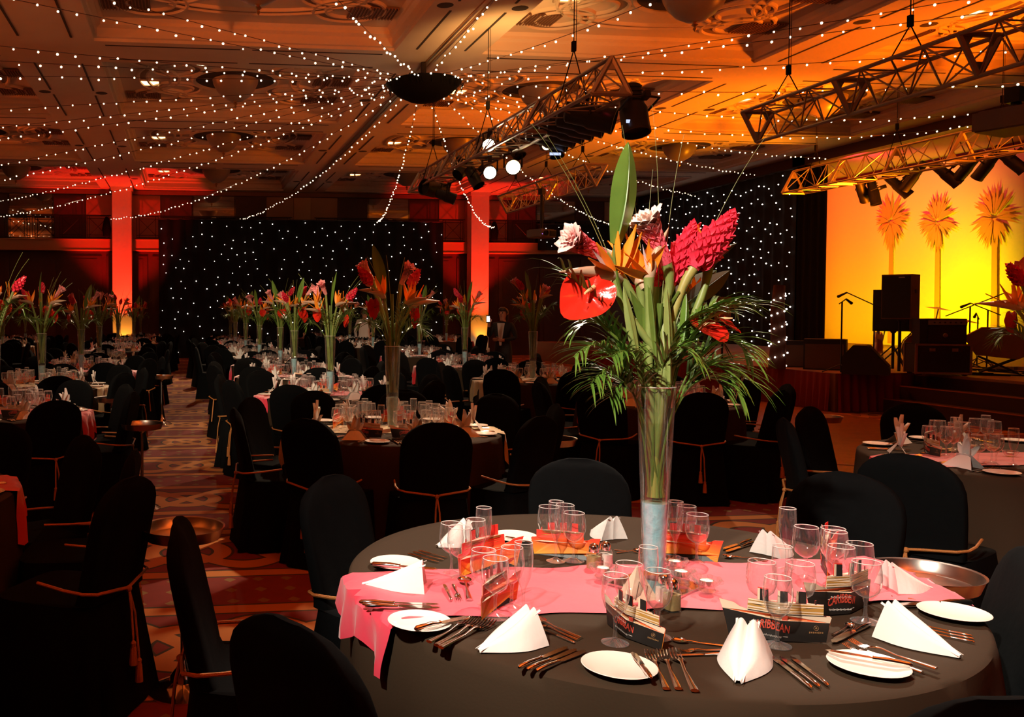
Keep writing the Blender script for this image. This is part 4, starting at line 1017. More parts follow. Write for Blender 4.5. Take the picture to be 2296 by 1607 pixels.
# cutlery, lying along +X, handle end at the origin
def knife(L=.235):
    h = MB(); h.tube([(0, 0, .005), (.006, 0, .006), (.05, 0, .0065), (L * .42, 0, .0055), (L * .45, 0, .006)], [.003, .0062, .0072, .0055, .0062], 10)
    b = MB(); pts = [(L * .45, -.005), (L * .5, -.0085), (L * .8, -.0105), (L * .94, -.009), (L, -.001), (L * .96, .006), (L * .8, .0075), (L * .45, .0055)]
    b.add([(x, y, .0055) for x, y in pts] + [(x, y, .0072) for x, y in pts], [tuple(range(7, -1, -1)), tuple(range(8, 16))] + [(i, (i + 1) % 8, (i + 1) % 8 + 8, i + 8) for i in range(8)])
    return Proto('table_knife', h, M['silver'], [('blade', b.mesh(smooth=False), M['silver'])])
def fork(L=.205):
    m = MB(); m.tube([(0, 0, .003), (.03, 0, .004), (L * .45, 0, .006), (L * .62, 0, .012), (L * .68, 0, .011)], [.0085, .0075, .0035, .0035, .006], 8, True, None, .45)
    hd = MB()
    hd.grid(lambda u, v: (L * (.67 + .12 * u), (v - .5) * (.010 + .016 * min(1, u * 1.8)), .011 - .006 * u - .003 * math.cos((v - .5) * PI)), 5, 6)
    for k in range(4):
        y = (k - 1.5) * .0069; hd.tube([(L * .78, y, .0035), (L * .86, y, .003), (L * .94, y, .007), (L, y, .012)], [.0022, .002, .0017, .001], 5)
    return Proto('table_fork', m, M['silver'], [('tines', hd, M['silver'])])
def spoon(L=.195):
    m = MB(); m.tube([(0, 0, .003), (.03, 0, .004), (L * .5, 0, .006), (L * .70, 0, .011), (L * .74, 0, .009)], [.0085, .0075, .0032, .0032, .005], 8, True, None, .45)
    b = MB(); b.grid(lambda u, v: (L * .86 - L * .14 * math.cos(PI * u), .021 * math.sin(PI * u) ** .8 * math.sin((v - .5) * PI), .011 - .009 * math.sin(PI * u) * math.cos((v - .5) * PI)), 12, 8)
    return Proto('dessert_spoon', m, M['silver'], [('bowl', b, M['silver'])])
KN, FK, SPN, BK = knife(), fork(), spoon(), knife(.17); BK.name = 'butter_knife'
LEN = {'table_knife': .235, 'table_fork': .205, 'dessert_spoon': .195, 'butter_knife': .17}
def lay(pr, a, b, label, z=TZ, z2=None, s=None):
    A = PZ(a[0], a[1], z); B = PZ(b[0], b[1], z2 or z); d = B - A
    o = pr.place(A, None, s or d.length / LEN[pr.name], label, 'cutlery')
    o.rotation_euler = (0, -math.asin(max(-1, min(1, d.z / d.length))), math.atan2(d.y, d.x)); return o
plm = MB(); plm.lathe([(.045, 0), (.05, .003), (.058, .005), (.085, .013), (.0865, .0145), (.085, .0155), (.057, .0075), (.001, .0065)], 40)
PL = Proto('side_plate', plm, M['china'])

# napkins: rolled tent fold (front table) and lotus fold (the others)
def napkin_mesh(w=.115, L=.19, h=.080):
    def fn(u, v):
        s = v; x = (u - .5) * 2; ax = abs(x)
        gw = w * .5 * (.10 + .90 * math.sin(PI / 2 * min(1, s / .70)) ** 1.1) * (1 - .06 * max(0, s - .7) / .3)      # half width on the table
        hh = h * (.08 + .92 * s ** 1.15)
        if ax < .60:
            q = ax / .60; z = hh * (.80 + .20 * math.sin(PI * q)); yy = q * gw * (.66 - .18 * s)
        else:
            q = (ax - .60) / .40; z = hh * .80 * (1 - q) ** .9; yy = gw * ((.66 - .18 * s) + (1 - (.66 - .18 * s)) * q)
        return (-L * .5 + L * (s - .06 * s * s * (z / h)), math.copysign(yy, x), .0012 + z)
    m = MB(); m.grid(fn, 40, 20)
    m.grid(lambda u, v: (lambda p, q: (p[0] - .004 * v, p[1] * (1 - .12 * v), max(.001, p[2] * (1 - v))))(fn(u, 1.0), 0), 40, 4)      # the open end, folded under
    for k in (-1, 1):
        m.grid(lambda u, v: (-L * .5 + L * v, k * (.010 + .016 * v) * (1 if u < .5 else .8), (.08 + .92 * v ** 1.15) * h * (.93 + .04 * u)), 2, 10)
    return m
NAP = Proto('folded_napkin', napkin_mesh(), M['napkin'])
def lotus():
    m = MB()
    m.grid(lambda u, v: ((u - .5) * .18 * (1 - .55 * v), (.5 - abs(u - .5)) * .02 - .045 * (1 - v) , .002 + .075 * v * (1 - .5 * abs(u - .5))), 10, 6)
    m.grid(lambda u, v: ((u - .5) * .18 * (1 - .5 * v), .045 * (1 - v), .002 + .07 * v), 8, 5)
    for a, t, L, w in ((0, .05, .17, .055), (-.55, .28, .12, .05), (.55, .30, .125, .05), (.2, -.25, .15, .05)):
        def fn(u, v, a=a, t=t, L=L, w=w):
            ww = w * (math.sin(PI * min(1, .18 + v * .82)) ** .7) * (1 - v * .15)
            q = (u - .5); return (math.sin(a) * L * v + q * ww * math.cos(a), t * L * v * .5 + .018 * math.cos(q * PI) + .01, .045 + math.cos(a) * L * v * .8 - math.sin(a) * q * ww * .5)
        m.grid(fn, 6, 8)
    return m
LOT = Proto('lotus_napkin', lotus(), M['napkin'])

# ship-shaped menu card: hull side outwards, sunset side inwards, bent in the middle
SL_ = .262
def card_parts(L=SL_, bend=.22):
    def place(poly, y, d=.0006):
        m = MB(); m.prism([(x * L, z * L) for x, z in poly], d, Matrix.Translation((0, y, 0))); return m
    hull = [(.085, 0), (.52, 0), (.955, 0), (.985, .185), (.52, .20), (.03, .245), (.06, .12)]
    deck = [(.03, .245), (.52, .20), (.985, .185), (1.0, .235), (.985, .25), (.52, .262), (.24, .27), (.18, .285), (.13, .315), (.0, .335)]
    sup = [(.245, .268), (.52, .262), (.925, .252), (.925, .36), (.52, .372), (.255, .378)]
    outline = [(.085, 0), (.52, 0), (.955, 0), (1.0, .235), (.985, .25), (.925, .252), (.925, .36), (.86, .362), (.86, .40), (.845, .40), (.845, .362), (.77, .365), (.765, .47), (.675, .475), (.668, .368), (.60, .37), (.595, .48), (.505, .485), (.50, .373), (.43, .375), (.425, .49), (.335, .495), (.33, .377), (.255, .378), (.245, .268), (.18, .285), (.13, .315), (0, .335), (.03, .245), (.06, .12)]
    parts = []
    back = MB(); back.prism([(x * L, z * L) for x, z in outline], .0008, Matrix.Translation((0, .0012, 0)))
    parts.append(('deck', place(deck, -.0002), M['cream_card'])); parts.append(('superstructure', place(sup, -.0002), M['cream_card']))
    st_ = MB()
    for z, h in ((.275, .012), (.300, .034), (.348, .010)):
        st_.prism([(x * L, zz * L) for x, zz in ((.25, z + .008), (.52, z), (.925, z - .012), (.925, z - .012 + h), (.52, z + h), (.25, z + .008 + h * .6))], .0006, Matrix.Translation((0, -.0008, 0)))
    st_b = MB(); st_b.prism([(x * L, zz * L) for x, zz in ((.25, .262), (.52, .2575), (.95, .247), (.95, .253), (.52, .2635), (.25, .268))], .0006, Matrix.Translation((0, -.0012, 0)))
    parts.append(('ochre_stripe', st_, M['ochre_card'])); parts.append(('deck_line', st_b, M['black_card']))
    for x in (.335, .505, .675):
        f = MB(); f.prism([(xx * L, zz * L) for xx, zz in ((x, .372), (x + .09, .368), (x + .088, .478), (x + .002, .486))], .0006, Matrix.Translation((0, -.0002, 0)))
        fe = MB(); fe.prism([(xx * L, zz * L) for xx, zz in ((x - .004, .372), (x + .018, .372), (x + .018, .486), (x - .002, .488))], .0006, Matrix.Translation((0, -.0009, 0)))
        parts.append(('funnel', f, M['black_card'])); parts.append(('funnel_edge', fe, M['cream_card']))
    ms = MB(); ms.prism([(x * L, z * L) for x, z in ((.845, .36), (.86, .36), (.86, .40), (.845, .40))], .0006); parts.append(('mast', ms, M['black_card']))
    # scribbled script above and below the title, emblem at the stern
    wr = MB()
    for z0, x0, x1, nn in ((.172, .30, .52, 15), (.052, .28, .54, 17)):
        pts = []
        for i in range(nn * 4):
            t = i / (nn * 4 - 1); pts.append(((x0 + (x1 - x0) * t) * L, -.0014, (z0 - .012 * t + .008 * math.sin(i * 1.7) * (1 + .5 * math.sin(i * .6))) * L))
        wr.tube(pts, .00035, 4)
    wr.bar(((.555) * L, -.0014, .045 * L), (.60 * L, -.0014, .043 * L), .0006, 4)
    wr.bar(((.265) * L, -.0014, .150 * L), (.285 * L, -.0014, .155 * L), .0006, 4)
    parts.append(('script_print', wr, M['white_print']))
    em = MB(); em.tube([((.86 + .022 * math.cos(a)) * L, -.0014, (.135 + .022 * math.sin(a)) * L) for a in np.linspace(0, 2 * PI, 13)], .0005, 4); em.ball((.86 * L, -.0014, .135 * L), (.0026, .0004, .0026), 6, 4)
    for i, hh in enumerate((.010, .008, .010, .008, .009, .011, .008, .009)): em.box(((.80 + i * .017) * L, -.0014, .092 * L), (.010 * L, .0006, hh * L * 1.6))
    parts.append(('emblem_print', em, M['gold_print']))
    ln = MB()
    for k in range(9): ln.prism([(x * L, z * L) for x, z in ((.08 + .004 * k, .03 + k * .027), (.24 - .01 * (k % 3), .03 + k * .027), (.24 - .01 * (k % 3), .037 + k * .027), (.08 + .004 * k, .037 + k * .027))], .0006, Matrix.Translation((0, .0018, 0)))
    for k, (x, w, z) in enumerate(((.40, .14, .22), (.42, .10, .12), (.62, .16, .2), (.64, .1, .1), (.80, .12, .16))): ln.prism([(xx * L, zz * L) for xx, zz in ((x, z), (x + w, z), (x + w, z + .006), (x, z + .006))], .0006, Matrix.Translation((0, .0018, 0)))
    tk = MB(); tk.prism([(x * L, z * L) for x, z in ((.555, 0), (.59, 0), (.60, .26), (.545, .26))], .0006, Matrix.Translation((0, .0017, 0)))
    hm = MB(); hm.prism([(x * L, z * L) for x, z in hull], .0008)
    bk = ('sunset_back', back, M['sunset']); parts += [bk, ('menu_lines', ln, M['sunset_line']), ('palm_silhouette', tk, M['red_print'])]
    # title
    fc_ = bpy.data.curves.new('title', 'FONT'); fc_.body = 'CARIBBEAN'; fc_.size = .072 * L * 1.35; fc_.extrude = .0002; fc_.shear = .18; fc_.offset = .0004; fc_.resolution_u = 2
    to = bpy.data.objects.new('t', fc_); me = bpy.data.meshes.new_from_object(to); bpy.data.objects.remove(to)
    wmax = max(v.co.x for v in me.vertices)
    for v in me.vertices:
        t = v.co.x / wmax; v.co = Vector(((.26 + .36 * t) * L, -.0015 - v.co.z, (.082 + .030 * math.sin(PI * min(1, t * 1.1))) * L + v.co.y * (1.0 + .25 * math.sin(PI * t))))
    parts.append(('title_print', me, M['red_print']))
    def bendm(me):
        c = .52 * L
        for v in me.vertices:
            dx = v.co.x - c; v.co.y += -abs(dx) * math.tan(bend) * -1; v.co.x = c + dx * math.cos(bend)
        return me
    ps = []
    for nm, q, mt in parts: ps.append((nm, bendm(q.mesh(smooth=False) if isinstance(q, MB) else q), mt))
    return Proto('menu_card', bendm(hm.mesh(smooth=False)), M['black_card'], ps)
CARD = card_parts(); CARD2 = card_parts(bend=-.25)
# far cards: one hull and one sunset back
CARDF = Proto('menu_card', CARD.me, None, [p for p in CARD.parts if p.name in ('deck', 'superstructure', 'sunset_back', 'funnel')])

# tapered vase with blue gel at its foot
def vase_proto(n):
    v = MB(); v.capend = False; v.lathe([(.033, 0), (.0335, .012), (.0575, .60), (.0590, .602), (.0545, .600), (.0300, .015), (.001, .014)], n)
    rw = lambda z: .030 + (.0545 - .030) * z / .6
    g = MB(); g.lathe([(.001, .016), (rw(.02), .016), (rw(.12), .12), (rw(.235), .232), (.001, .236)], n)
    w = MB(); w.lathe([(rw(.24), .24), (rw(.49) - .001, .488), (.001, .488)], n)
    r = MB(); r.tube([(.058 * math.cos(a), .058 * math.sin(a), .601) for a in np.linspace(0, 2 * PI, n + 1)], .0016, 4, False)
    return Proto('glass_vase', v, M['glass_v'], [('blue_gel', g, M['gel']), ('water', w, M['water']), ('rim', r, M['rim'])])
VASE, VASEF = vase_proto(40), vase_proto(14)

# tray stands
ty = MB(); ty.lathe([(.001, .66), (.15, .66), (.158, .668), (.17, .70), (.178, .703), (.172, .695), (.158, .655), (.001, .652)], 48)
tp_ = MB(); tp_.lathe([(.012, .12), (.012, .62), (.03, .64), (.06, .652)], 14)
tb_ = MB(); tb_.lathe([(.15, 0), (.15, .008), (.11, .03), (.06, .05), (.055, .07), (.03, .10), (.018, .13), (.012, .14)], 32)
TRAY = Proto('tray_stand', ty, M['steel_dull'], [('pole', tp_, M['steel_dull']), ('base', tb_, M['silver'])])

# ---- the tables
TB = [  # key, x, y, radius, runner, spoken name, lod
    ('A4', -1.72, 4.35, .90, 'runner_pink', 'the left-edge pink-runner table', 1),
    ('A8', -1.62, 7.8, .80, 'runner_red', 'the left red-runner table', 1),
    ('A10', -1.65, 10.5, .77, 'runner_beige', 'the left champagne-runner table', 1),
    ('A13', -1.5, 13.1, .77, 'runner_pink', 'the fourth left-column table', 2),
    ('A16', -1.5, 15.8, .77, 'runner_beige', 'the fifth left-column table', 3),
    ('A20', -1.5, 20.2, .77, 'runner_red', 'the sixth left-column table', 3),
    ('A25', -1.4, 24.6, .77, 'runner_pink', 'the seventh left-column table', 3),
    ('A28', -1.4, 28.0, .77, 'runner_red', 'the last left-column table', 3),
    ('Z20', -4.6, 20.0, .77, 'runner_red', 'the near left-wall table', 3),
    ('Z23', -4.6, 23.2, .77, 'runner_beige', 'the middle left-wall table', 3),
    ('Z26', -4.6, 26.4, .77, 'runner_pink', 'the far left-wall table', 3),
    ('B6', 1.48, 6.3, .77, 'runner_beige', 'the middle champagne-runner table', 1),
    ('B9', 1.48, 9.1, .77, 'runner_pink', 'the middle pink-runner table', 1),
    ('B12', 1.42, 11.7, .77, 'runner_red', 'the fourth middle-column table', 2),
    ('B14', 1.5, 14.2, .77, 'runner_pink', 'the fifth middle-column table', 3),
    ('B17', 1.38, 16.8, .77, 'runner_beige', 'the sixth middle-column table', 3),
    ('B19', 1.3, 19.5, .77, 'runner_red', 'the seventh middle-column table', 3),
    ('B22', 1.22, 22.2, .77, 'runner_pink', 'the eighth middle-column table', 3),
    ('B25', 1.25, 25.2, .77, 'runner_red', 'the last middle-column table', 3),
    ('C4', 4.92, 4.62, .90, 'runner_red', 'the right-edge table', 1),
    ('C8', 4.45, 8.0, .73, 'runner_red', 'the red-runner table behind the vase', 1),
    ('C11', 4.34, 10.8, .77, 'runner_beige', 'the third right-column table', 2),
    ('C13', 4.32, 13.5, .77, 'runner_red', 'the fourth right-column table', 3),
    ('C17', 4.53, 17.0, .77, 'runner_pink', 'the fifth right-column table', 3),
    ('C21', 4.54, 21.4, .77, 'runner_beige', 'the sixth right-column table', 3),
    ('C24', 4.48, 24.2, .77, 'runner_red', 'the seventh right-column table', 3),
    ('C29', 4.4, 28.9, .77, 'runner_pink', 'the last right-column table', 3),
    ('D25', 7.6, 25.5, .77, 'runner_red', 'the table by the right red column', 3)]
CL = {r: [cloth_mesh(r, s, 120 if r > .85 else 72) for s in (1, 2)] for r in (.73, .77, .80, .90)}
RUN = {(r, s): runner_mesh(r, .42, 0, .22, seed=s) for r in (.73, .77, .80, .90) for s in (1, 2)}
for r in CL:
    for m in CL[r]: m.materials.append(M['black_cloth'])
stuffg = MB()
NSET = {1: 9, 2: 9, 3: 8}
for ti, (key, x, y, R, rn, nm, lod) in enumerate(TB):
    put('round_table', CL[R][ti % 2], None, None, (x, y, 0), ti * .7, label='round table under a floor-length black cloth: ' + nm, cat='table', group='round banquet tables')
    rm = RUN[(R, 1 + ti % 2)].copy(); rm.materials.append(M[rn])
    put('table_runner', rm, None, None, (x, y, 0), (-.10 if key in ('B6', 'A8') else random.uniform(-.35, .35)), label={'runner_pink': 'pink', 'runner_red': 'red', 'runner_beige': 'champagne'}[rn] + ' satin runner lying across ' + nm, cat='table runner')
    n = NSET[lod]; a0 = {'B6': -1.55, 'C4': 2.75, 'C8': .3, 'A8': -1.0, 'A4': -.35}.get(key, random.uniform(0, 1))
    SD = ['front', 'front right', 'right', 'right rear', 'rear right', 'rear left', 'left rear', 'left', 'front left'] if n == 9 else ['front', 'front right', 'right', 'rear right', 'rear', 'rear left', 'left', 'front left']
    k0 = min(range(n), key=lambda k: abs((a0 + 2 * PI * k / n + PI / 2 + PI) % (2 * PI) - PI))
    for k in range(n):
        a = a0 + 2 * PI * k / n; c, s = math.cos(a), math.sin(a); sd = SD[(k - k0) % n] + ' place of ' + nm
        rc = R + .10 + random.uniform(-.02, .06)
        if key == 'A4' and c < -.3: continue
        if not (key == 'A4' and k == 0) and not (key == 'C4' and (k - k0) % n in (7, 8)):
            chair((x + rc * c, y + rc * s), (x, y), 'black-covered banquet chair at the ' + sd, 'chairs around ' + nm, 0 if lod == 1 else (1 if lod == 2 else 2), random.uniform(-.15, .15))
        pos = lambda r, t, z=TZ: (x + r * c - t * s, y + r * s + t * c, z)
        LOT.place(pos(R - .17, random.uniform(-.02, .02)), a + PI / 2 + random.uniform(-.5, .5), random.uniform(.92, 1.08), 'white petal-folded napkin at the ' + sd, 'napkin', 'petal-folded napkins on ' + nm)
        if lod < 3:
            PL.place(pos(R - .13, .20), 0, .95, 'white side plate at the ' + sd, 'plate', 'side plates on ' + nm)
        if lod == 1:
            for q in range(2):
                KN.place(pos(R - .06, -.12 - q * .02), a + PI, None, f'{("inner", "outer")[q]} silver knife at the ' + sd, 'cutlery', 'knives on ' + nm)
                FK.place(pos(R - .06, .09 + q * .026), a + PI, None, f'{("inner", "outer")[q]} silver fork at the ' + sd, 'cutlery', 'forks on ' + nm)
        rg = R - .36
        for q, (kd, dr, dt, wd) in enumerate((('goblet', 0, -.04, 'outer '), ('wine', -.05, .04, ''), ('goblet', -.11, -.02, 'inner '), ('flute', -.14, .05, ''))):
            if lod == 2 and q == 2: continue
            p = pos(rg + dr, dt + random.uniform(-.015, .015))
            if lod < 3: GL[kd + '_mid'].place(p, 0, None, f'{wd}{GL[kd].name.replace("_", " ")} at the ' + sd, 'glass', 'glasses on ' + nm)
            else: far_glass(stuffg, p[0], p[1], p[2], kd)
        if lod < 3 and k % 2 == 0 or lod == 3 and k % 3 == 0 and y < 26:
            cx_, cy2, _ = pos(R - .33 if lod == 1 else R - .30, 0)
            o = (CARD if lod == 1 else CARDF).place((cx_, cy2, TZ + .001), a + PI / 2, None, 'ship-shaped menu card at the ' + sd, 'card', 'menu cards on ' + nm)
            off = Vector((-SL_ * .5, 0, 0)); off.rotate(Euler((0, 0, a + PI / 2))); o.location += off
    if lod < 3:
        for q in range(3):
            a = q * 2.1 + .5; m = MB(); m.lathe([(.02, 0), (.03, .01), (.042, .03), (.036, .034), (.02, .012)], 12); o = put('tealight_holder', m, M['glass'], None, (x + .14 * math.cos(a), y + .14 * math.sin(a), TZ + .004), label=f'{("first", "second", "third")[q]} small glass tealight holder beside the vase on ' + nm, cat='candle holder', group='tealight holders on ' + nm)
            w = MB(); w.lathe([(.001, .012), (.018, .012), (.018, .022), (.001, .023)], 10); put('tealight', w, M['wax'], o)
put('distant_glassware', stuffg, M['glass_far'], None, label='mass of clear stemmed glasses on the distant tables', cat='glasses', kind='stuff')
# free tray stands
for px, py, z, t in ((410, 1185, .69, 'the left aisle beside the nearest chairs'), (2072, 1288, .69, 'the right side just behind the front table'), (1237, 985, .69, 'the gap right of the champagne-runner table'), (1838, 935, .69, 'the edge of the dance floor'),
                     (318, 951, .69, 'the left aisle beside the fourth row'), (250, 893, .69, 'the gap behind the red-runner table at the left'), (362, 843, .69, 'the left aisle farther back'), (1100 - 145, 936, .69, 'the gap behind the table with the champagne runner')):
    p = PZ(px, py, z); TRAY.place((p.x, p.y, 0), 0, None, 'round silver tray on a chrome pedestal in ' + t, 'tray stand')
# ------------------------------------------------------------------ the front table
FC = PZ(1420, 1292, .75); FR = .915
put('round_table', cloth_mesh(FR, 9, 150), M['black_cloth'], None, (FC.x, FC.y, 0), label='large front round table under a floor-length black cloth, laid for ten', cat='table')
a_, b_ = PZ(795, 1336, .75), PZ(2075, 1297, .75); dv = b_ - a_; ang = math.atan2(dv.y, dv.x)
offv = Vector((-math.sin(ang), math.cos(ang), 0)).dot((a_ + b_) / 2 - FC)
put('table_runner', runner_mesh(FR, .45, offv, .13, .7535, 4, .007), M['runner_pink'], None, (FC.x, FC.y, 0), ang, label='bright pink satin runner with ruffled ends across the front table', cat='table runner')

# chairs round it and in front
def cpx(px, py, t, ctr=FC, **k): return chair_px(px, py, (ctr.x, ctr.y), t, **k)
cpx(650, 1392, 'black-covered chair nearest the camera at the lower left, its back cut by the lower edge')
cpx(400, 1166, 'black-covered chair seen edge-on beside the silver tray stand at the lower left')
cpx(742, 1068, 'tall black-covered chair left of the front table with its rounded back towards the camera')
cpx(1297, 1030, 'black-covered chair behind the front table, left of the vase foot')
cpx(1902, 1062, 'black-covered chair behind the right half of the front table, before the silver tray')
cpx(2235, 1578, 'black-covered chair whose top edge shows in the lower right corner', z=.93)
cpx(2330, 1235, 'black-covered chair at the right end of the front table, cut by the edge')
cpx(1560, 960, 'black-covered chair behind the vase on the far side of the front table') if False else None
cpx(1130, 1640, 'black-covered chair just below the lower edge in front of the front table', z=.86) if False else None
A4C = Vector((-1.72, 4.35, 0))
cpx(290, 1072, 'black-covered chair at the lower left turned away, gold cord and tassels hanging down its back', A4C)
cpx(300, 1010, 'black-covered chair half hidden behind the one with hanging tassels at the left', A4C)
C4C = Vector((4.92, 4.62, 0))
cpx(2035, 1020, 'black-covered chair with a broad rounded back before the right-edge table', C4C)

# plates, napkins, cutlery
def plate(px, py, t): PL.place(PZ(px, py, TZ), 0, None, 'white side plate ' + t, 'plate')
for px, py, t in ((1388, 1503, 'at the very front of the front table with a butter knife across its right rim'), (941, 1402, 'at the left front below the end of the pink runner'), (888, 1269, 'at the left behind the pink runner, beside the folded napkin'),
                  (1153, 1209, 'at the far left of the front table behind the orange menu cards'), (1947, 1500, 'at the right front of the front table under forks'), (2139, 1381, 'at the right edge of the front table')):
    plate(px, py, t)
def nap(tip, back, t, s=1.0):
    A, B = PZ(tip[0], tip[1], TZ), PZ(back[0], back[1], TZ); d = B - A
    NAP.place((A + B) / 2, math.atan2(d.y, d.x), (max(.75, min(1.2, d.length / .19)) * s, s * 1.05, s * 1.1), 'white rolled napkin ' + t, 'napkin')
nap((1655, 1533), (1676, 1462), 'at the front of the front table, its tip towards the camera')
nap((1072, 1462), (1195, 1432), 'at the left front between forks and knives, tip pointing left')
nap((812, 1312), (955, 1322), 'lying on the left end of the pink runner')
nap((2150, 1474), (1992, 1422), 'at the right front of the front table, tip pointing to the lower right', 1.05)
nap((2082, 1322), (1995, 1322), 'on the right end of the pink runner, behind the right menu ship')
nap((1772, 1232), (1715, 1246), 'at the far right of the front table left of tall glasses')
nap((1330, 1192), (1375, 1210), 'at the far side of the front table right of an orange menu card')
nap((985, 1226), (1045, 1216), 'at the far left behind the glasses and an orange menu card')
P_ = 'on the front table, '
def L_(pr, a, b, t, z=TZ, z2=None): lay(pr, a, b, t, z, z2)
for k, (a, b) in enumerate((((1494, 1546), (1455, 1467)), ((1521, 1546), (1483, 1466)), ((1558, 1551), (1511, 1464)))): L_(FK, a, b, f'silver fork in the fan of three beside the front plate, {["left", "middle", "right"][k]} one')
L_(BK, (1460, 1524), (1417, 1467), 'butter knife lying across the front plate', TZ + .017)
L_(SPN, (1636, 1450), (1505, 1438), 'dessert spoon above the front napkin'); L_(FK, (1632, 1458), (1522, 1462), 'dessert fork between spoon and knife above the front napkin'); L_(KN, (1632, 1468), (1514, 1472), 'dessert knife above the front napkin')
for k, (a, b) in enumerate((((1820, 1546), (1728, 1474)), ((1838, 1543), (1748, 1475)), ((1858, 1540), (1772, 1475)))): L_(KN, a, b, f'silver knife right of the front napkin, {["left", "middle", "right"][k]} of three')
L_(BK, (2046, 1496), (1850, 1463), 'long butter knife resting on the right front plate', TZ + .017)
for k, (a, b) in enumerate((((2100, 1501), (1906, 1442)), ((2068, 1509), (1893, 1450)))): L_(FK, a, b, f'silver fork behind the right front plate, {["upper", "lower"][k]} one', TZ + (.004 if k else .012))
for k, (a, b) in enumerate((((2186, 1442), (2065, 1416)), ((2184, 1435), (2066, 1409)), ((2180, 1428), (2066, 1403)))): L_(KN, a, b, f'silver knife behind the right front napkin, {["nearest", "middle", "farthest"][k]} of three')
L_(BK, (2180, 1356), (2008, 1363), 'butter knife at the back rim of the right edge plate'); L_(FK, (2118, 1357), (1998, 1341), 'fork behind the right edge plate'); L_(FK, (2105, 1364), (2000, 1352), 'second fork behind the right edge plate')
L_(KN, (1951, 1402), (1866, 1445), 'knife lying right of the black menu ship'); L_(FK, (1868, 1434), (1919, 1409), 'fork right of the black menu ship'); L_(SPN, (1868, 1424), (1912, 1402), 'spoon right of the black menu ship')
for k, (a, b) in enumerate((((1684, 1213), (1622, 1234)), ((1690, 1219), (1628, 1240)))): L_(KN, a, b, f'knife at the far right of the front table, {["rear", "front"][k]} one')
L_(FK, (1622, 1244), (1722, 1262), 'fork right of the far right orange card'); L_(SPN, (1700, 1252), (1625, 1250), 'spoon right of the far right orange card')
L_(FK, (1378, 1233), (1442, 1241), 'fork between the shakers and the vase'); L_(SPN, (1382, 1240), (1436, 1234), 'spoon between the shakers and the vase')
L_(BK, (1133, 1206), (1200, 1219), 'butter knife on the far left plate', TZ + .017)
for k, (a, b) in enumerate((((914, 1243), (985, 1262)), ((926, 1239), (995, 1257)), ((938, 1236), (1004, 1252)))): L_(KN, a, b, f'knife left of the rear orange menu card, {["front", "middle", "rear"][k]} of three')
L_(BK, (832, 1269), (982, 1281), 'butter knife across the left rear plate', TZ + .017)
for k, (a, b) in enumerate((((824, 1300), (905, 1288)), ((830, 1304), (910, 1293)))): L_(FK, a, b, f'fork behind the napkin on the runner, {["rear", "front"][k]} one')
for k, (a, b) in enumerate((((805, 1353), (985, 1359)), ((818, 1361), (988, 1367)), ((812, 1357), (970, 1363)))): L_(KN, a, b, f'knife on the left end of the pink runner, {["rear", "front", "middle"][k]} of three', TZ + .009)
L_(KN, (1012, 1348), (995, 1312), 'small knife on the pink runner before the orange card', TZ + .009, None); L_(FK, (1017, 1312), (1029, 1347), 'small fork on the pink runner, tines towards the camera', TZ + .009); L_(SPN, (1053, 1346), (1040, 1300), 'small spoon on the pink runner, bowl away from the camera', TZ + .009)
L_(BK, (930, 1415), (1054, 1387), 'butter knife across the left front plate', TZ + .017, TZ + .012)
for k, (a, b) in enumerate((((962, 1441), (1061, 1392)), ((979, 1449), (1083, 1396)), ((988, 1454), (1104, 1399)))): L_(FK, a, b, f'fork right of the left front plate, {["left", "middle", "right"][k]} of three')
L_(SPN, (1303, 1432), (1192, 1388), 'spoon behind the left front napkin'); L_(FK, (1296, 1436), (1200, 1398), 'fork behind the left front napkin'); L_(KN, (1288, 1443), (1205, 1408), 'knife behind the left front napkin')
for k, (a, b) in enumerate((((1163, 1500), (1272, 1454)), ((1182, 1505), (1292, 1459)), ((1203, 1508), (1312, 1462)))): L_(KN, a, b, f'knife right of the left front napkin, {["left", "middle", "right"][k]} of three')

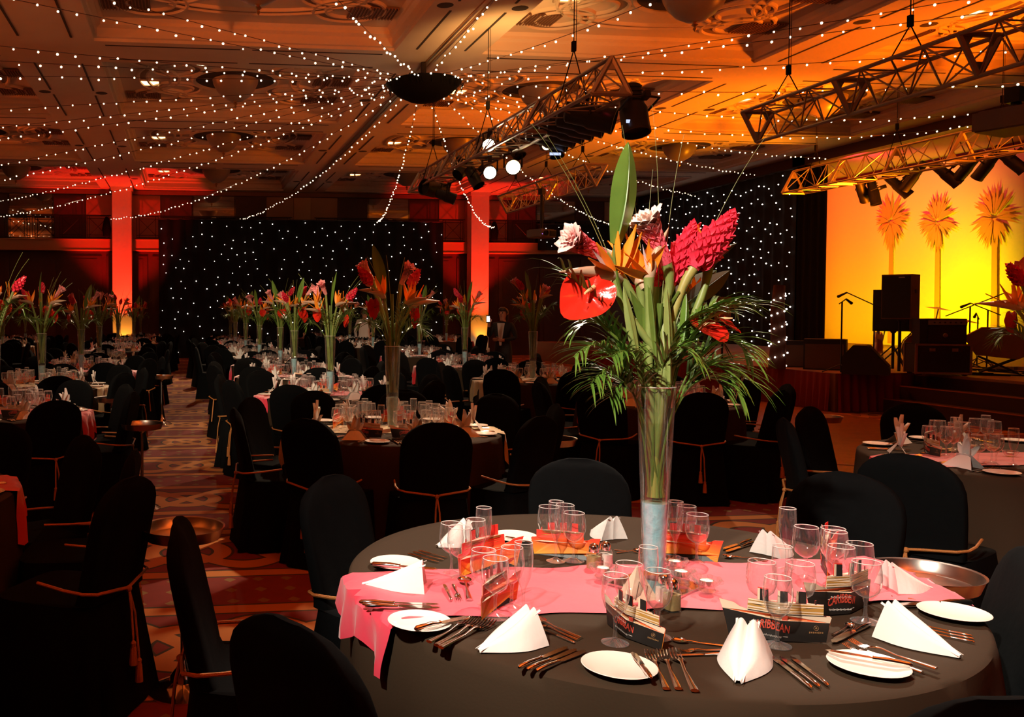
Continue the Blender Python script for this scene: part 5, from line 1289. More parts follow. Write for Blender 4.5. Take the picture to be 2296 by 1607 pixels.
# glasses
GG = [('goblet', 1110, 1383, 'front one of the left cluster on the pink runner'), ('wine', 1147, 1362, 'rear one of the left cluster on the pink runner'), ('flute', 1173, 1378, 'tall right one of the left cluster on the pink runner'), ('goblet', 1084, 1360, 'behind the left orange menu card'),
      ('goblet', 1030, 1296, 'front one of the rear left cluster behind the runner'), ('goblet', 1012, 1286, 'leftmost of the rear left cluster'), ('wine', 1066, 1284, 'right front one of the rear left cluster'), ('flute', 1084, 1276, 'tallest of the rear left cluster'),
      ('goblet', 1230, 1240, 'left one before the middle orange menu card'), ('flute', 1246, 1258, 'tallest before the middle orange menu card'), ('goblet', 1286, 1257, 'right one before the middle orange menu card'), ('wine', 1266, 1243, 'rear one before the middle orange menu card'),
      ('flute', 1513, 1258, 'tallest before the orange menu card right of the vase'), ('goblet', 1562, 1261, 'right one before the orange menu card right of the vase'), ('wine', 1538, 1246, 'rear one before the orange menu card right of the vase'),
      ('flute', 1764, 1278, 'tall thin one right of the far right napkin'), ('goblet', 1806, 1296, 'big one left of the edge-on menu card'), ('goblet', 1866, 1300, 'behind the edge-on menu card'), ('wine', 1872, 1318, 'right of the edge-on menu card'),
      ('wine', 1742, 1447, 'standing in front of the big black menu ship'), ('goblet', 1706, 1392, 'left one behind the big black menu ship'), ('goblet', 1792, 1397, 'right one behind the big black menu ship'), ('flute', 1752, 1390, 'tallest behind the big black menu ship'),
      ('goblet', 1940, 1393, 'in front of the right black menu ship'), ('goblet', 1884, 1350, 'left one behind the right black menu ship'), ('goblet', 1925, 1342, 'rear one behind the right black menu ship'),
      ('wine', 1379, 1441, 'standing in front of the left black menu ship'), ('wine', 1474, 1428, 'at the stern of the left black menu ship'), ('goblet', 1409, 1398, 'left one behind the left black menu ship'), ('flute', 1452, 1392, 'right one behind the left black menu ship')]
for kd, px, py, t in GG:
    GL[kd].place(PZ(px, py, TZ + .001), random.random(), None, 'clear ' + GL[kd].name.replace('_', ' ') + ' ' + t, 'glass')

# menu ships
def card(bow, stern, t, pr=None):
    A, B = PZ(bow[0], bow[1], TZ), PZ(stern[0], stern[1], TZ); d = B - A; a = math.atan2(d.y, d.x)
    s = max(.9, min(1.12, d.length / (SL_ * .87)))
    o = (pr or CARD).place(A - Vector((math.cos(a), math.sin(a), 0)) * (.085 * SL_ * s) + Vector((0, 0, .002)), a, s, 'ship menu card ' + t, 'card')
card((1634, 1428), (1862, 1450), 'with a red title on its black hull, largest and nearest, facing the camera')
card((1345, 1402), (1466, 1462), 'with a black hull turned to the right, left of the salt and pepper')
card((1838, 1391), (1988, 1359), 'with a black hull at the right, behind the largest one')
card((1850, 1254), (1824, 1305), 'seen edge-on with pale stripes at the right rear')
card((1140, 1342), (1060, 1387), 'showing its orange sunset side on the pink runner, at the left front')
card((1146, 1264), (998, 1293), 'showing its orange sunset side behind the runner at the left rear')
card((1338, 1256), (1200, 1238), 'showing its orange sunset side at the far middle, behind the shakers')
card((1614, 1260), (1480, 1238), 'showing its orange sunset side just right of the vase')

# centre of the table: mirror tile, tealights, shakers, tent card
mc = PZ(1472, 1318, TZ); m = MB(); m.box((0, 0, .003), (.21, .21, .006)); me = MB()
for x in (-.105, .105): me.box((x, 0, .003), (.004, .214, .008)); me.box((0, x, .003), (.214, .004, .008))
o = put('mirror_tile', m.mesh(smooth=False), M['mirror'], None, mc + Vector((0, 0, .008)), .62, label='square mirror tile under the vase on the front table', cat='mirror'); put('bevel_edge', me.mesh(smooth=False), M['glass_v'], o)
th = MB(); th.capend = False
pr_ = [(.024, 0), (.026, .004), (.022, .012), (.034, .022), (.043, .036), (.040, .038), (.030, .026), (.020, .016), (.001, .015)]
th.lathe(pr_, 24); wx = MB(); wx.lathe([(.001, .017), (.019, .017), (.0195, .030), (.002, .031), (.001, .036)], 16); cupm = MB(); cupm.capend = False; cupm.lathe([(.0195, .016), (.0205, .016), (.0205, .032), (.0195, .032)], 16)
sc8 = MB()
for k in range(8):
    a = 2 * PI * k / 8; sc8.ball((.040 * math.cos(a), .040 * math.sin(a), .033), .008, 8, 5)
TEA = Proto('tealight_holder', th, M['glass_v'], [('tealight', wx, M['wax']), ('tealight_cup', cupm, M['silver']), ('scalloped_rim', sc8, M['glass_v'])])
for px, py, t in ((1352, 1304, 'left'), (1512, 1288, 'rear right, beside the vase'), (1527, 1312, 'right, in front of the rear one'), (1584, 1334, 'far right corner')):
    TEA.place(PZ(px, py, TZ + .002) + Vector((0, 0, .014)), 0, 1.0, 'scalloped glass tealight holder on the mirror tile, ' + t + ' one', 'candle holder')
sb = MB(); sb.capend = False
def sq(r, z): return [(r * math.copysign(abs(math.cos(a)) ** .5, math.cos(a)), r * math.copysign(abs(math.sin(a)) ** .5, math.sin(a)), z) for a in np.linspace(0, 2 * PI, 25)[:-1]]
def sqloft(lv):
    m = MB(); 
    for r, z in lv: m.v += [tuple(p) for p in sq(r, z)]
    for j in range(len(lv) - 1):
        for k in range(24): m.f.append((j * 24 + k, j * 24 + (k + 1) % 24, (j + 1) * 24 + (k + 1) % 24, (j + 1) * 24 + k))
    m.f.append(tuple(range(23, -1, -1))); return m
jar = sqloft([(.019, 0), (.020, .003), (.020, .052), (.016, .062), (.014, .066)]); fil = sqloft([(.0185, .004), (.0185, .046), (.001, .047)])
cap = MB(); cap.lathe([(.0165, .060), (.017, .064), (.0165, .076), (.013, .084), (.006, .088), (.001, .0885)], 20)
PEP = Proto('pepper_shaker', jar.mesh(), M['glass_v'], [('ground_pepper', fil.mesh(), M['pepper']), ('metal_cap', cap.mesh(), M['silver'])])
SAL = Proto('salt_shaker', jar.mesh(), M['glass_v'], [('salt', fil.mesh(), M['salt']), ('metal_cap', cap.mesh(), M['silver'])])
PEP.place(PZ(1331, 1277, TZ), .3, 1.0, 'glass pepper shaker with a chrome cap, left of the salt shaker', 'shaker'); SAL.place(PZ(1357, 1272, TZ), .3, 1.0, 'glass salt shaker with a chrome cap, between pepper and vase', 'shaker')
PEP.place(PZ(1506, 1368, TZ), .2, 1.05, 'glass pepper shaker in front of the mirror tile', 'shaker'); SAL.place(PZ(1488, 1352, TZ), .2, 1.0, 'glass salt shaker half hidden behind the front pepper shaker', 'shaker')
p = PZ(1428, 1345, TZ)
m = MB(); 
m.add([(-.055, -.03, 0), (.055, -.03, 0), (0, 0, .105), (-.055, .03, 0), (.055, .03, 0)], [(0, 1, 2), (4, 3, 2), (3, 0, 2), (1, 4, 2)])
dr = MB()
for pts in (((-.02, .03), (-.005, .06), (.006, .035)), ((.01, .02), (.022, .045), (.006, .05)), ((-.03, .012), (-.02, .03))): dr.tube([(x, -.031 + z * .2857, z) for x, z in pts], .0008, 4)
o = put('tent_card', m.mesh(smooth=False), M['cream_card'], None, p, .25, label='cream pointed tent card with a thin line drawing behind the left menu ship', cat='card'); put('line_drawing', dr, M['black_card'], o)
VB = PZ(1466, 1296, TZ) + Vector((0, 0, .012))
VASE.place(VB, 0, None, 'tall tapered glass vase with blue gel at its foot on the front table', 'vase')
# ------------------------------------------------------------------ tropical flowers
def frameZ(d, roll=0):
    z = Vector(d).normalized(); x = Vector((1, 0, 0)) if abs(z.x) < .9 else Vector((0, 1, 0)); y = z.cross(x).normalized(); x = y.cross(z)
    return Matrix((x, y, z)).transposed().to_4x4() @ Matrix.Rotation(roll, 4, 'Z')
def frameXZ(xd, zd):
    x = Vector(xd).normalized(); y = Vector(zd).cross(x).normalized(); z = x.cross(y)
    return Matrix((x, y, z)).transposed().to_4x4()
def petal(m, M_, L, w, curl, cup, nu=4, nv=6, tipw=.12):
    def fn(u, v):
        ww = w * (math.sin(PI * (.12 + .88 * v) ** .75) + tipw * (1 - v)) * .5; q = (u - .5) * 2
        return (q * ww, curl * v * v * L + cup * (1 - q * q) * w * -.5, L * v)
    m.grid(fn, nu, nv, False, M_)
def ginger_head(L, r, kind, seed, dens=1.0):
    rnd = random.Random(seed); m = MB()
    m.tube([(0, 0, 0), (0, 0, L * .5), (0, 0, L * .9)], [r * .35, r * .5, r * .3], 8)
    n = int((70 if kind == 'red' else 84) * dens); nu, nv = (2, 4) if dens < 1 else (4, 6)
    for k in range(n):
        t = (k + .5) / n; a = k * 2.39996; z = L * .84 * t
        if kind == 'red':
            rr = r * (.40 + .40 * math.sin(PI * min(1, t * .95 + .12))) * (1 - .60 * t ** 3); l = L * .24 * (1 - .35 * t); w = r * .95 * (1 - .4 * t); tilt = .42 - .25 * t
        else:
            rr = r * (.28 + .48 * t); l = L * (.24 - .02 * t); w = r * (.62 + .18 * t); tilt = .06 + .62 * t ** 3
        M_ = Matrix.Translation((0, 0, z)) @ Matrix.Rotation(a, 4, 'Z') @ Matrix.Translation((0, rr * .75, 0)) @ Matrix.Rotation(-tilt + rnd.uniform(-.08, .08), 4, 'X')
        petal(m, M_, l, w, .16 if kind == 'red' else .10 + .15 * t, .38, nu, nv)
    if kind == 'pink':                            # the crowded pale heart at the open end
        for k in range(int(26 * dens)):
            q = (k + .5) / (26 * dens); a = k * 2.39996; M_ = Matrix.Translation((0, 0, L * .80)) @ Matrix.Rotation(a, 4, 'Z') @ Matrix.Translation((0, r * .50 * q ** .6, 0)) @ Matrix.Rotation(-.62 * q, 4, 'X')
            petal(m, M_, L * .20, r * .42, .12, .4, nu, nv)
    return m
def bird_parts(s, seed, n=4):
    rnd = random.Random(seed); sp = MB()
    L = .21 * s
    sp.tube([(-.03 * s, 0, -.012 * s), (0, 0, 0), (.05 * s, 0, .008 * s), (.11 * s, 0, .008 * s), (.17 * s, 0, .004 * s), (L, 0, 0)], [.010 * s, .019 * s, .019 * s, .014 * s, .007 * s, .001], 10, True, None, 1.15)
    out = []
    for k in range(n):
        b = MB(); a = [.45, .85, 1.35, 1.75, 2.1][k % 5] + rnd.uniform(-.12, .12); tw = rnd.uniform(-.45, .45)
        M_ = Matrix.Translation((.02 * s - .008 * s * k, 0, .010 * s)) @ Matrix.Rotation(tw, 4, 'Z') @ Matrix.Rotation(PI / 2 - a, 4, 'Y') @ Matrix.Rotation(PI / 2 + rnd.uniform(-.5, .5), 4, 'Z')
        petal(b, M_, (.135 + .03 * rnd.random()) * s, .034 * s, .08 * rnd.uniform(-1, 1), .35, 4, 7, .3); out.append(b)
    tg = MB(); M_ = Matrix.Translation((.02 * s, 0, .012 * s)) @ Matrix.Rotation(PI / 2 - .65, 4, 'Y'); petal(tg, M_, .11 * s, .012 * s, 0, .3, 2, 5, .4)
    return sp, out, tg
def anth(s):
    m = MB()
    def fn(u, v):
        a = 2 * PI * u; R = s * .5 * (1 - .32 * math.exp(-((a - PI) / .35) ** 2) + .28 * math.exp(-((min(a, 2 * PI - a)) / .45) ** 2))
        r = R * v; x, y = r * math.cos(a), r * math.sin(a) * .95
        return (x, y, .10 * s * v * v - .12 * s * (x / s) ** 2 + .012 * s * math.sin(9 * a) * v)
    m.grid(fn, 36, 8, True)
    sp = MB(); sp.tube([(-.16 * s, 0, .01 * s), (-.05 * s, 0, .12 * s), (.12 * s, 0, .26 * s)], [.045 * s, .042 * s, .02 * s], 10)
    return m, sp
def leaf_mb(L, w, bend, fold, nu=6, nv=14, wav=.0):
    m = MB()
    def fn(u, v):
        q = (u - .5) * 2; ww = w * .5 * (math.sin(PI * min(1, .10 + .90 * v) ** 1.15) ** .8 + .10 * (1 - v))
        return (q * ww, bend * L * v * v - fold * ww * (1 - abs(q)), L * v * (1 - .12 * abs(bend) * v) + wav * math.sin(v * 22) * abs(q))
    m.grid(fn, nu, nv); m.tube([(0, bend * L * v * v - fold * w * .5 * math.sin(PI * min(1, .1 + .9 * v)) - .001, L * v * (1 - .12 * abs(bend) * v)) for v in np.linspace(0, .97, 8)], [.004 * (1 - .8 * k / 7) for k in range(8)], 5)
    return m
def bez(p, n):
    p = [Vector(q) for q in p]; out = []
    for i in range(n + 1):
        t = i / n; q = list(p)
        while len(q) > 1: q = [q[j].lerp(q[j + 1], t) for j in range(len(q) - 1)]
        out.append(q[0])
    return out
def frond(pts, ll, n, seed, w=.0065, droop=.55, nseg=4, start=.28):
    rnd = random.Random(seed); ra, le = MB(), MB(); P_ = bez(pts, 16); ra.tube(P_, [.0042 * (1 - .75 * i / 16) for i in range(17)], 6)
    for k in range(n):
        t = start + (1 - start) * (k + .5) / n; i = min(15, int(t * 16)); p = P_[i].lerp(P_[i + 1], t * 16 - i); tan = (P_[i + 1] - P_[i]).normalized()
        sd = tan.cross(Vector((0, 0, 1))); sd = sd.normalized() if sd.length > .05 else Vector((1, 0, 0))
        for s in (-1, 1):
            d = (tan * rnd.uniform(.55, .95) + sd * s * rnd.uniform(.55, .95) + Vector((0, 0, rnd.uniform(-.05, .35)))).normalized(); L = ll * (1 - .45 * abs(t - .55)) * rnd.uniform(.75, 1.1)
            q = p.copy(); vs = []; wd = d.cross(Vector((0, 0, 1))); wd = wd.normalized() if wd.length > .1 else sd
            for j in range(nseg + 1):
                ww = w * (1 - (j / nseg) ** 2) + .0004; vs += [q + wd * ww * .5, q + Vector((0, 0, -ww * .25)), q - wd * ww * .5]
                d = (d + Vector((0, 0, -droop * (j + .4) / nseg * .55))).normalized(); q = q + d * (L / nseg)
            fs = []
            for j in range(nseg): b = 3 * j; fs += [(b, b + 1, b + 4, b + 3), (b + 1, b + 2, b + 5, b + 4)]
            le.add(vs, fs)
    return ra, le

# ---- the big bouquet on the front table, every stem a thing of its own
def FP(px, py, dy=0.0): return PYY(px, py, VB.y + dy)
RIMZ, GELZ = VB.z + .60, VB.z + .245
def foot(i):
    a = i * 2.39996; r = .012 + .014 * ((i * .618) % 1)
    return VB + Vector((-r * math.cos(a), -r * math.sin(a), .25)), VB + Vector((.034 * math.cos(a), .034 * math.sin(a), .60))
def stem_pts(j, i, d=None):
    f, r = foot(i); j = Vector(j); mid = r + (j - r) * .35 + Vector((0, 0, .02)); k = j - (Vector(d).normalized() * .10 if d is not None else Vector((0, 0, .1)))
    return bez([f, f.lerp(r, .5), r], 5)[:-1] + bez([r, r + (r - f).normalized() * .10, mid, k, j], 12)
def local(o, pts):
    inv = Matrix.LocRotScale(o.location, o.rotation_euler, o.scale).inverted(); return [inv @ Vector(p) for p in pts]
def ginger(base, tip, kind, i, t, L=None, r=.046, stem='stem_pale'):
    d = tip - base; L = L or d.length; m = ginger_head(L, r, kind, i)
    o = put('ginger_flower', m, M['ginger_pink' if kind == 'pink' else 'ginger_red'], None, base, frameZ(d).to_euler(), None, t, 'flower')
    sp = stem_pts(base, i, d); q = MB(); q.tube(local(o, sp), [.010] * 3 + [.0125] * (len(sp) - 5) + [.016, .018], 10); put('stem', q, M[stem], o)
    q = MB()
    for k in (4, 9):
        a, b = sp[min(k, len(sp) - 4)], sp[min(k + 4, len(sp) - 1)]; dd = (b - a).normalized(); Mx = Matrix.Translation(a) @ frameZ(dd, i * 1.3 + k); mm = MB(); petal(mm, Mx, .20, .035, .10, -.5, 4, 7, .5); q.add(local(o, mm.v), mm.f)
    put('leaf_sheath', q, M['stem'], o)
    return o
ginger(FP(1352, 572), FP(1250, 520, -.05), 'pink', 0, 'pink torch ginger flower opening to the left, leftmost of the big bouquet', .16, .050)
ginger(FP(1494, 590), FP(1432, 462, -.02), 'pink', 1, 'pink torch ginger flower with pale petal tips, topmost at the middle of the big bouquet', .185, .054)
ginger(FP(1502, 640, .03), FP(1562, 492, .05), 'red', 2, 'rose-red ginger cone half hidden behind a stem in the big bouquet', None, .048)
ginger(FP(1553, 602, .0), FP(1652, 470, .0), 'red', 3, 'crimson ginger cone leaning right, the largest and rightmost of the big bouquet', None, .056, 'stem_peach')
ginger(FP(1475, 645, .06), FP(1492, 560, .06), 'red', 4, 'small red ginger bud behind the middle stems of the big bouquet', None, .026)
def bird(j, beak, up, i, t, s=1.0, n=4, sp='spathe', stem='stem_pale'):
    j = Vector(j); xd = Vector(beak) - j; a, ps, tg = bird_parts(1.0, i * 7 + 1, n); F = frameXZ(xd, up)
    o = put('bird_of_paradise', a, M[sp], None, j, F.to_euler(), s, t, 'flower')
    for q in ps: put('sepal', q, M['orange_flat'], o)
    put('tongue', tg, M['blue_petal'], o)
    p = stem_pts(j, i + 10); q = MB(); q.tube(local(o, p), [.009 / s] * 4 + [.0115 / s] * (len(p) - 6) + [.014 / s, .017 / s], 10); put('stem', q, M[stem], o); return o
bird(FP(1378, 618), FP(1235, 608, -.05), (.45, -.2, 1), 0, 'bird-of-paradise flower with its long pale beak pointing left in the big bouquet', .98, 5)
bird(FP(1436, 630, .02), FP(1392, 590, .1), (.1, -.3, 1), 1, 'bird-of-paradise flower in the centre of the big bouquet, orange petals upright', .95, 4, 'spathe_pink')
bird(FP(1455, 622, -.02), FP(1492, 528, -.02), (-1, -.1, .45), 2, 'bird-of-paradise flower with a pinkish spathe rising to the right of the centre', .80, 4, 'spathe_pink')
bird(FP(1588, 595, .04), FP(1652, 545, .1), (-.6, -.2, 1), 3, 'bird-of-paradise flower with a dark beak behind the crimson ginger', .80, 3, 'leaf_dark')
bird(FP(1555, 668, .1), FP(1600, 640, .14), (.1, 0, 1), 4, 'small bird-of-paradise flower low at the right of the big bouquet', .5, 5)
def anthurium(c, nrm, tipd, s, i, t):
    m, sp = anth(s); z = Vector(nrm).normalized(); F = frameXZ(Vector(tipd) - z * Vector(tipd).dot(z), z)
    o = put('anthurium', m, M['anthurium'], None, c, F.to_euler(), None, t, 'flower'); put('spadix', sp, M['spadix'], o)
    p = stem_pts(Vector(c) + z * -.01, i + 20); q = MB(); q.tube(local(o, p), .0045, 6); put('stem', q, M['stem'], o)
anthurium(FP(1318, 658, -.03), (-.35, -1, .35), (-.6, 0, -.6), .17, 0, 'glossy red anthurium at the left of the big bouquet')
anthurium(FP(1352, 640, .0), (.5, -.8, .6), (.9, 0, .3), .10, 3, 'small red anthurium peeping out right of the big one')
anthurium(FP(1585, 738, -.03), (.15, -.55, .9), (.1, -.6, -.4), .13, 1, 'shiny red anthurium lying flat among the palm leaflets at the right')
anthurium(FP(1622, 722, -.02), (.5, -.5, .8), (.7, -.2, -.3), .10, 2, 'upper red anthurium among the palm leaflets at the right')
def bigleaf(b, tip, w, bend, fold, i, t, mt='leaf', roll=0.0, wav=.0):
    d = Vector(tip) - Vector(b); m = leaf_mb(d.length, w, bend, fold, 8, 22, wav); o = put('broad_leaf', m, M[mt], None, b, frameZ(d, roll).to_euler(), None, t, 'leaf')
    p = stem_pts(b, i + 30, d); q = MB(); q.tube(local(o, p), .0055, 6); put('stem', q, M['stem'], o)
bigleaf(FP(1379, 548, -.02), FP(1428, 312, -.02), .105, .10, .25, 0, 'long upright light green leaf towering over the big bouquet', 'leaf', .35)
bigleaf(FP(1530, 690, .03), FP(1642, 600, .12), .06, .05, .2, 1, 'dark narrow leaf pointing right under the crimson ginger', 'leaf_dark')
bigleaf(FP(1530, 770, -.02), FP(1540, 655, .0), .035, .02, .3, 2, 'short pale blade leaf right of the middle stems', 'leaf', .3)
bigleaf(FP(1470, 800, -.04), FP(1455, 610, -.03), .024, .01, .4, 3, 'slender green blade in front of the middle stems', 'stem', .2)
bigleaf(FP(1500, 860, -.05), FP(1496, 640, -.03), .03, .01, .4, 4, 'tall straight blade along the right stems', 'stem_pale', .1)
bigleaf(FP(1432, 830, -.04), FP(1398, 640, -.03), .028, .01, .4, 5, 'pale blade along the left thick stem', 'stem_pale', -.2)
bigleaf(FP(1480, 700, .08), FP(1620, 590, .2), .07, .1, .2, 6, 'dark broad leaf behind the right flowers', 'leaf_dark')
for i, (pts, t) in enumerate((([(1440, 840), (1390, 600), (1290, 400), (1190, 275)], 'to the upper left'), ([(1442, 840), (1400, 620), (1320, 450), (1225, 300)], 'to the upper left, second one'), ([(1460, 840), (1450, 620), (1420, 420), (1395, 280)], 'straight up, left of the tall leaf tip'),
                              ([(1470, 840), (1480, 600), (1482, 400), (1462, 235)], 'straight up in the middle'), ([(1475, 840), (1485, 600), (1505, 420), (1534, 300)], 'up and slightly right'), ([(1480, 840), (1540, 640), (1610, 440), (1740, 275)], 'in a long arc to the upper right'),
                              ([(1465, 840), (1440, 620), (1455, 460), (1464, 380)], 'short, behind the topmost ginger'))):
    P_ = bez([FP(x, y, .01 * k) for k, (x, y) in enumerate(pts)], 20); f, r = foot(40 + i); o = put('bear_grass', MB().tube([f, r] + P_, [.0016] * 8 + [.0014 - .001 * k / 15 for k in range(15)], 4), M['grass'], None, label='single thin bear-grass blade of the big bouquet running ' + t, cat='leaf')
FR_ = [([(1440, 880), (1395, 760), (1330, 650), (1262, 606)], -.02, .16, 'high at the left'), ([(1442, 870), (1385, 760), (1335, 745), (1285, 800)], -.06, .15, 'at the left, bending down below the red anthurium'), ([(1446, 880), (1400, 815), (1350, 810), (1325, 862)], -.08, .14, 'low at the left over the rim'),
       ([(1440, 860), (1390, 720), (1340, 690), (1288, 742)], .04, .15, 'behind the left anthurium stem'), ([(1446, 885), (1412, 840), (1388, 845), (1368, 890)], -.05, .13, 'lowest at the left'), ([(1490, 870), (1530, 740), (1580, 668), (1686, 682)], -.03, .17, 'high at the right, reaching out level'),
       ([(1495, 870), (1565, 750), (1640, 720), (1682, 800)], -.06, .18, 'at the right, bending over the anthuriums'), ([(1500, 870), (1565, 790), (1620, 785), (1655, 880)], -.08, .17, 'low at the right'), ([(1500, 880), (1556, 840), (1598, 825), (1625, 872)], -.05, .15, 'lowest at the right'),
       ([(1490, 860), (1540, 710), (1596, 640), (1656, 690)], .05, .16, 'behind the right anthuriums'), ([(1500, 870), (1580, 780), (1645, 790), (1668, 850)], .02, .18, 'far out at the right'), ([(1465, 870), (1470, 800), (1510, 740), (1560, 800)], -.12, .15, 'in front, falling to the right'), ([(1460, 870), (1440, 800), (1410, 760), (1372, 800)], -.12, .13, 'in front, falling to the left'), ([(1470, 870), (1480, 780), (1520, 700), (1600, 690)], -.02, .14, 'rising through the middle right')]
for i, (pts, dy, ll, t) in enumerate(FR_):
    P3 = [FP(x, y, dy * k / 3) for k, (x, y) in enumerate(pts)]; f, r = foot(60 + i); ra, le = frond([f] + P3, ll, 19, i, .0090, .62, 5, .38)
    o = put('palm_frond', ra, M['stem'], None, label='feathery palm frond of the big bouquet, ' + t, cat='leaf'); put('leaflets', le, M['frond'], o, kind='stuff')
for i, (x, y, t) in enumerate(((1447, 690, 'left'), (1462, 720, 'middle'), (1480, 680, 'right'), (1508, 720, 'far right'), (1425, 740, 'far left'))):
    p = stem_pts(FP(x, y, -.01), 80 + i); o = put('bare_stem', MB().tube(p, [.008] * 4 + [.010] * (len(p) - 4), 8), M['stem_pale' if i % 2 else 'stem'], None, label='thick bare green stem standing in the big vase, ' + t + ' one', cat='stem')

# ---- bouquets of the other tables: three arrangements, each placed many times
def arrangement(seed):
    rnd = random.Random(seed); parts = []
    base = lambda: Vector((rnd.uniform(-.02, .02), rnd.uniform(-.02, .02), .26))
    rim = lambda a: Vector((.04 * math.cos(a), .04 * math.sin(a), .60))
    def stem(j, a, r=.010, mt='stem'):
        m = MB(); m.tube([base(), rim(a)] + bez([rim(a), rim(a) * 1.0 + Vector((0, 0, .12)), j], 6)[1:], r, 6); parts.append(('stem', m, M[mt]))
    root = MB(); root.tube([(0, 0, .26), (0, 0, .62), (.01, 0, .95)], .012, 6)
    def worldmesh(m, F): 
        q = MB(); q.add(m.v, m.f, F); return q
    n1 = rnd.choice((3, 4))
    for k in range(n1):
        a = k * 2 * PI / n1 + rnd.uniform(-.4, .4); kind = 'pink' if (k + seed) % 2 else 'red'
        j = Vector((.17 * math.cos(a) * rnd.uniform(.5, 1.1), .17 * math.sin(a), .98 + rnd.uniform(-.03, .10))); d = Vector((math.cos(a) * .7, math.sin(a) * .7, .85))
        h = ginger_head(.17, .045, kind, seed * 10 + k, .6); h_ = worldmesh(h, Matrix.Translation(j) @ frameZ(d)); parts.append(('ginger_flower', h_, M['gin_far' if kind == 'pink' else 'ginger_red'])); stem(j, a, .011, 'stem_pale')
    for k in range(4):
        a = k * PI / 2 + rnd.uniform(-.5, .5); j = Vector((.15 * math.cos(a), .15 * math.sin(a), .90 + rnd.uniform(-.03, .08))); sp, ss, tg = bird_parts(.95, seed * 20 + k, 4)
        F = Matrix.Translation(j) @ frameXZ((math.cos(a), math.sin(a), .12), (0, 0, 1)); q = MB()
        for x in ss: q.add(x.v, x.f, F)
        parts.append(('bird_of_paradise_sepals', q, M['orange_flat'])); parts.append(('bird_of_paradise_beak', worldmesh(sp, F), M['spathe'])); stem(j, a, .010, 'stem_pale')
    for k in range(2):
        a = rnd.uniform(0, 6.28); j = Vector((.17 * math.cos(a), .17 * math.sin(a), .80 + .06 * k)); m, sp = anth(.14); F = Matrix.Translation(j) @ frameXZ((0, 0, -1), (math.cos(a), math.sin(a), .5)); parts.append(('anthurium', worldmesh(m, F), M['anthurium'])); stem(j, a, .005)
    for k in range(rnd.choice((1, 2))):
        a = rnd.uniform(0, 6.28); j = Vector((.06 * math.cos(a), .06 * math.sin(a), .96)); d = Vector((.25 * math.cos(a), .25 * math.sin(a), 1)); parts.append(('broad_leaf', worldmesh(leaf_mb(.36 + .06 * k, .085, .08, .3, 4, 10), Matrix.Translation(j) @ frameZ(d, a)), M['leaf'])); stem(j, a, .006)
    g = MB()
    for k in range(5):
        a = rnd.uniform(0, 6.28); g.tube([rim(a)] + bez([rim(a), rim(a) + Vector((.05 * math.cos(a), .05 * math.sin(a), .4)), Vector((.35 * math.cos(a), .35 * math.sin(a), 1.15 + .2 * rnd.random()))], 8)[1:], .002, 4)
    parts.append(('bear_grass', g, M['grass']))
    for k in range(7):
        a = k * .9 + rnd.uniform(-.2, .2); z = rnd.uniform(.66, .92); e = Vector((.24 * math.cos(a), .24 * math.sin(a), z)); ra, le = frond([Vector((0, 0, .45)), rim(a), Vector((.10 * math.cos(a), .10 * math.sin(a), .80)), e + Vector((0, 0, .05)), e], .14, 12, seed * 9 + k, .011, .5, 3, .42)
        ra.add(le.v, le.f); parts.append(('palm_frond', ra, M['frond']))
    return Proto('tropical_bouquet', root, M['stem'], parts)
M['gin_far'] = mat('pink_ginger_bract_plain', (0.92, 0.17, 0.24), .45, col2=(1.0, .62, .55), nscale=14)
ARR = [arrangement(s) for s in (3, 5, 8, 11)]
for ti, (key, x, y, R, rn, nm, lod) in enumerate(TB):
    dx = {'C4': .02, 'A4': 0}.get(key, 0)
    z = TZ + .004
    (VASE if lod == 1 else VASEF).place((x + dx, y, z), ti, None, 'tapered glass vase with blue gel on ' + nm, 'vase')
    ARR[ti % 4].place((x + dx, y, z), ti * 1.9, (1, 1, random.uniform(.95, 1.06)), 'tropical flower bouquet in the vase on ' + nm, 'bouquet')
# ------------------------------------------------------------------ two members of staff in the background
def person(loc, face, joints, edges, mats, label, cloth):
    """one continuous skinned body; materials by region"""
    names = list(joints); me = bpy.data.meshes.new('person'); me.from_pydata([joints[n][:3] for n in names], [(names.index(a), names.index(b)) for a, b in edges], [])
    o = bpy.data.objects.new('person', me); COL.objects.link(o)
    o.modifiers.new('skin', 'SKIN')
    for i, n in enumerate(names):
        r = joints[n][3]; sv = me.skin_vertices[0].data[i]; sv.radius = r if hasattr(r, '__len__') else (r, r); sv.use_root = (i == 0)
    s = o.modifiers.new('sub', 'SUBSURF'); s.levels = 2; s.render_levels = 2
    dg = bpy.context.evaluated_depsgraph_get(); dg.update(); nm = bpy.data.meshes.new_from_object(o.evaluated_get(dg)); bpy.data.objects.remove(o)
    nm.materials.clear()
    for m in mats: nm.materials.append(m)
    for p in nm.polygons: p.use_smooth = True; p.material_index = cloth(p.center)
    return put('person', nm, None, None, loc, face, None, label, 'person')
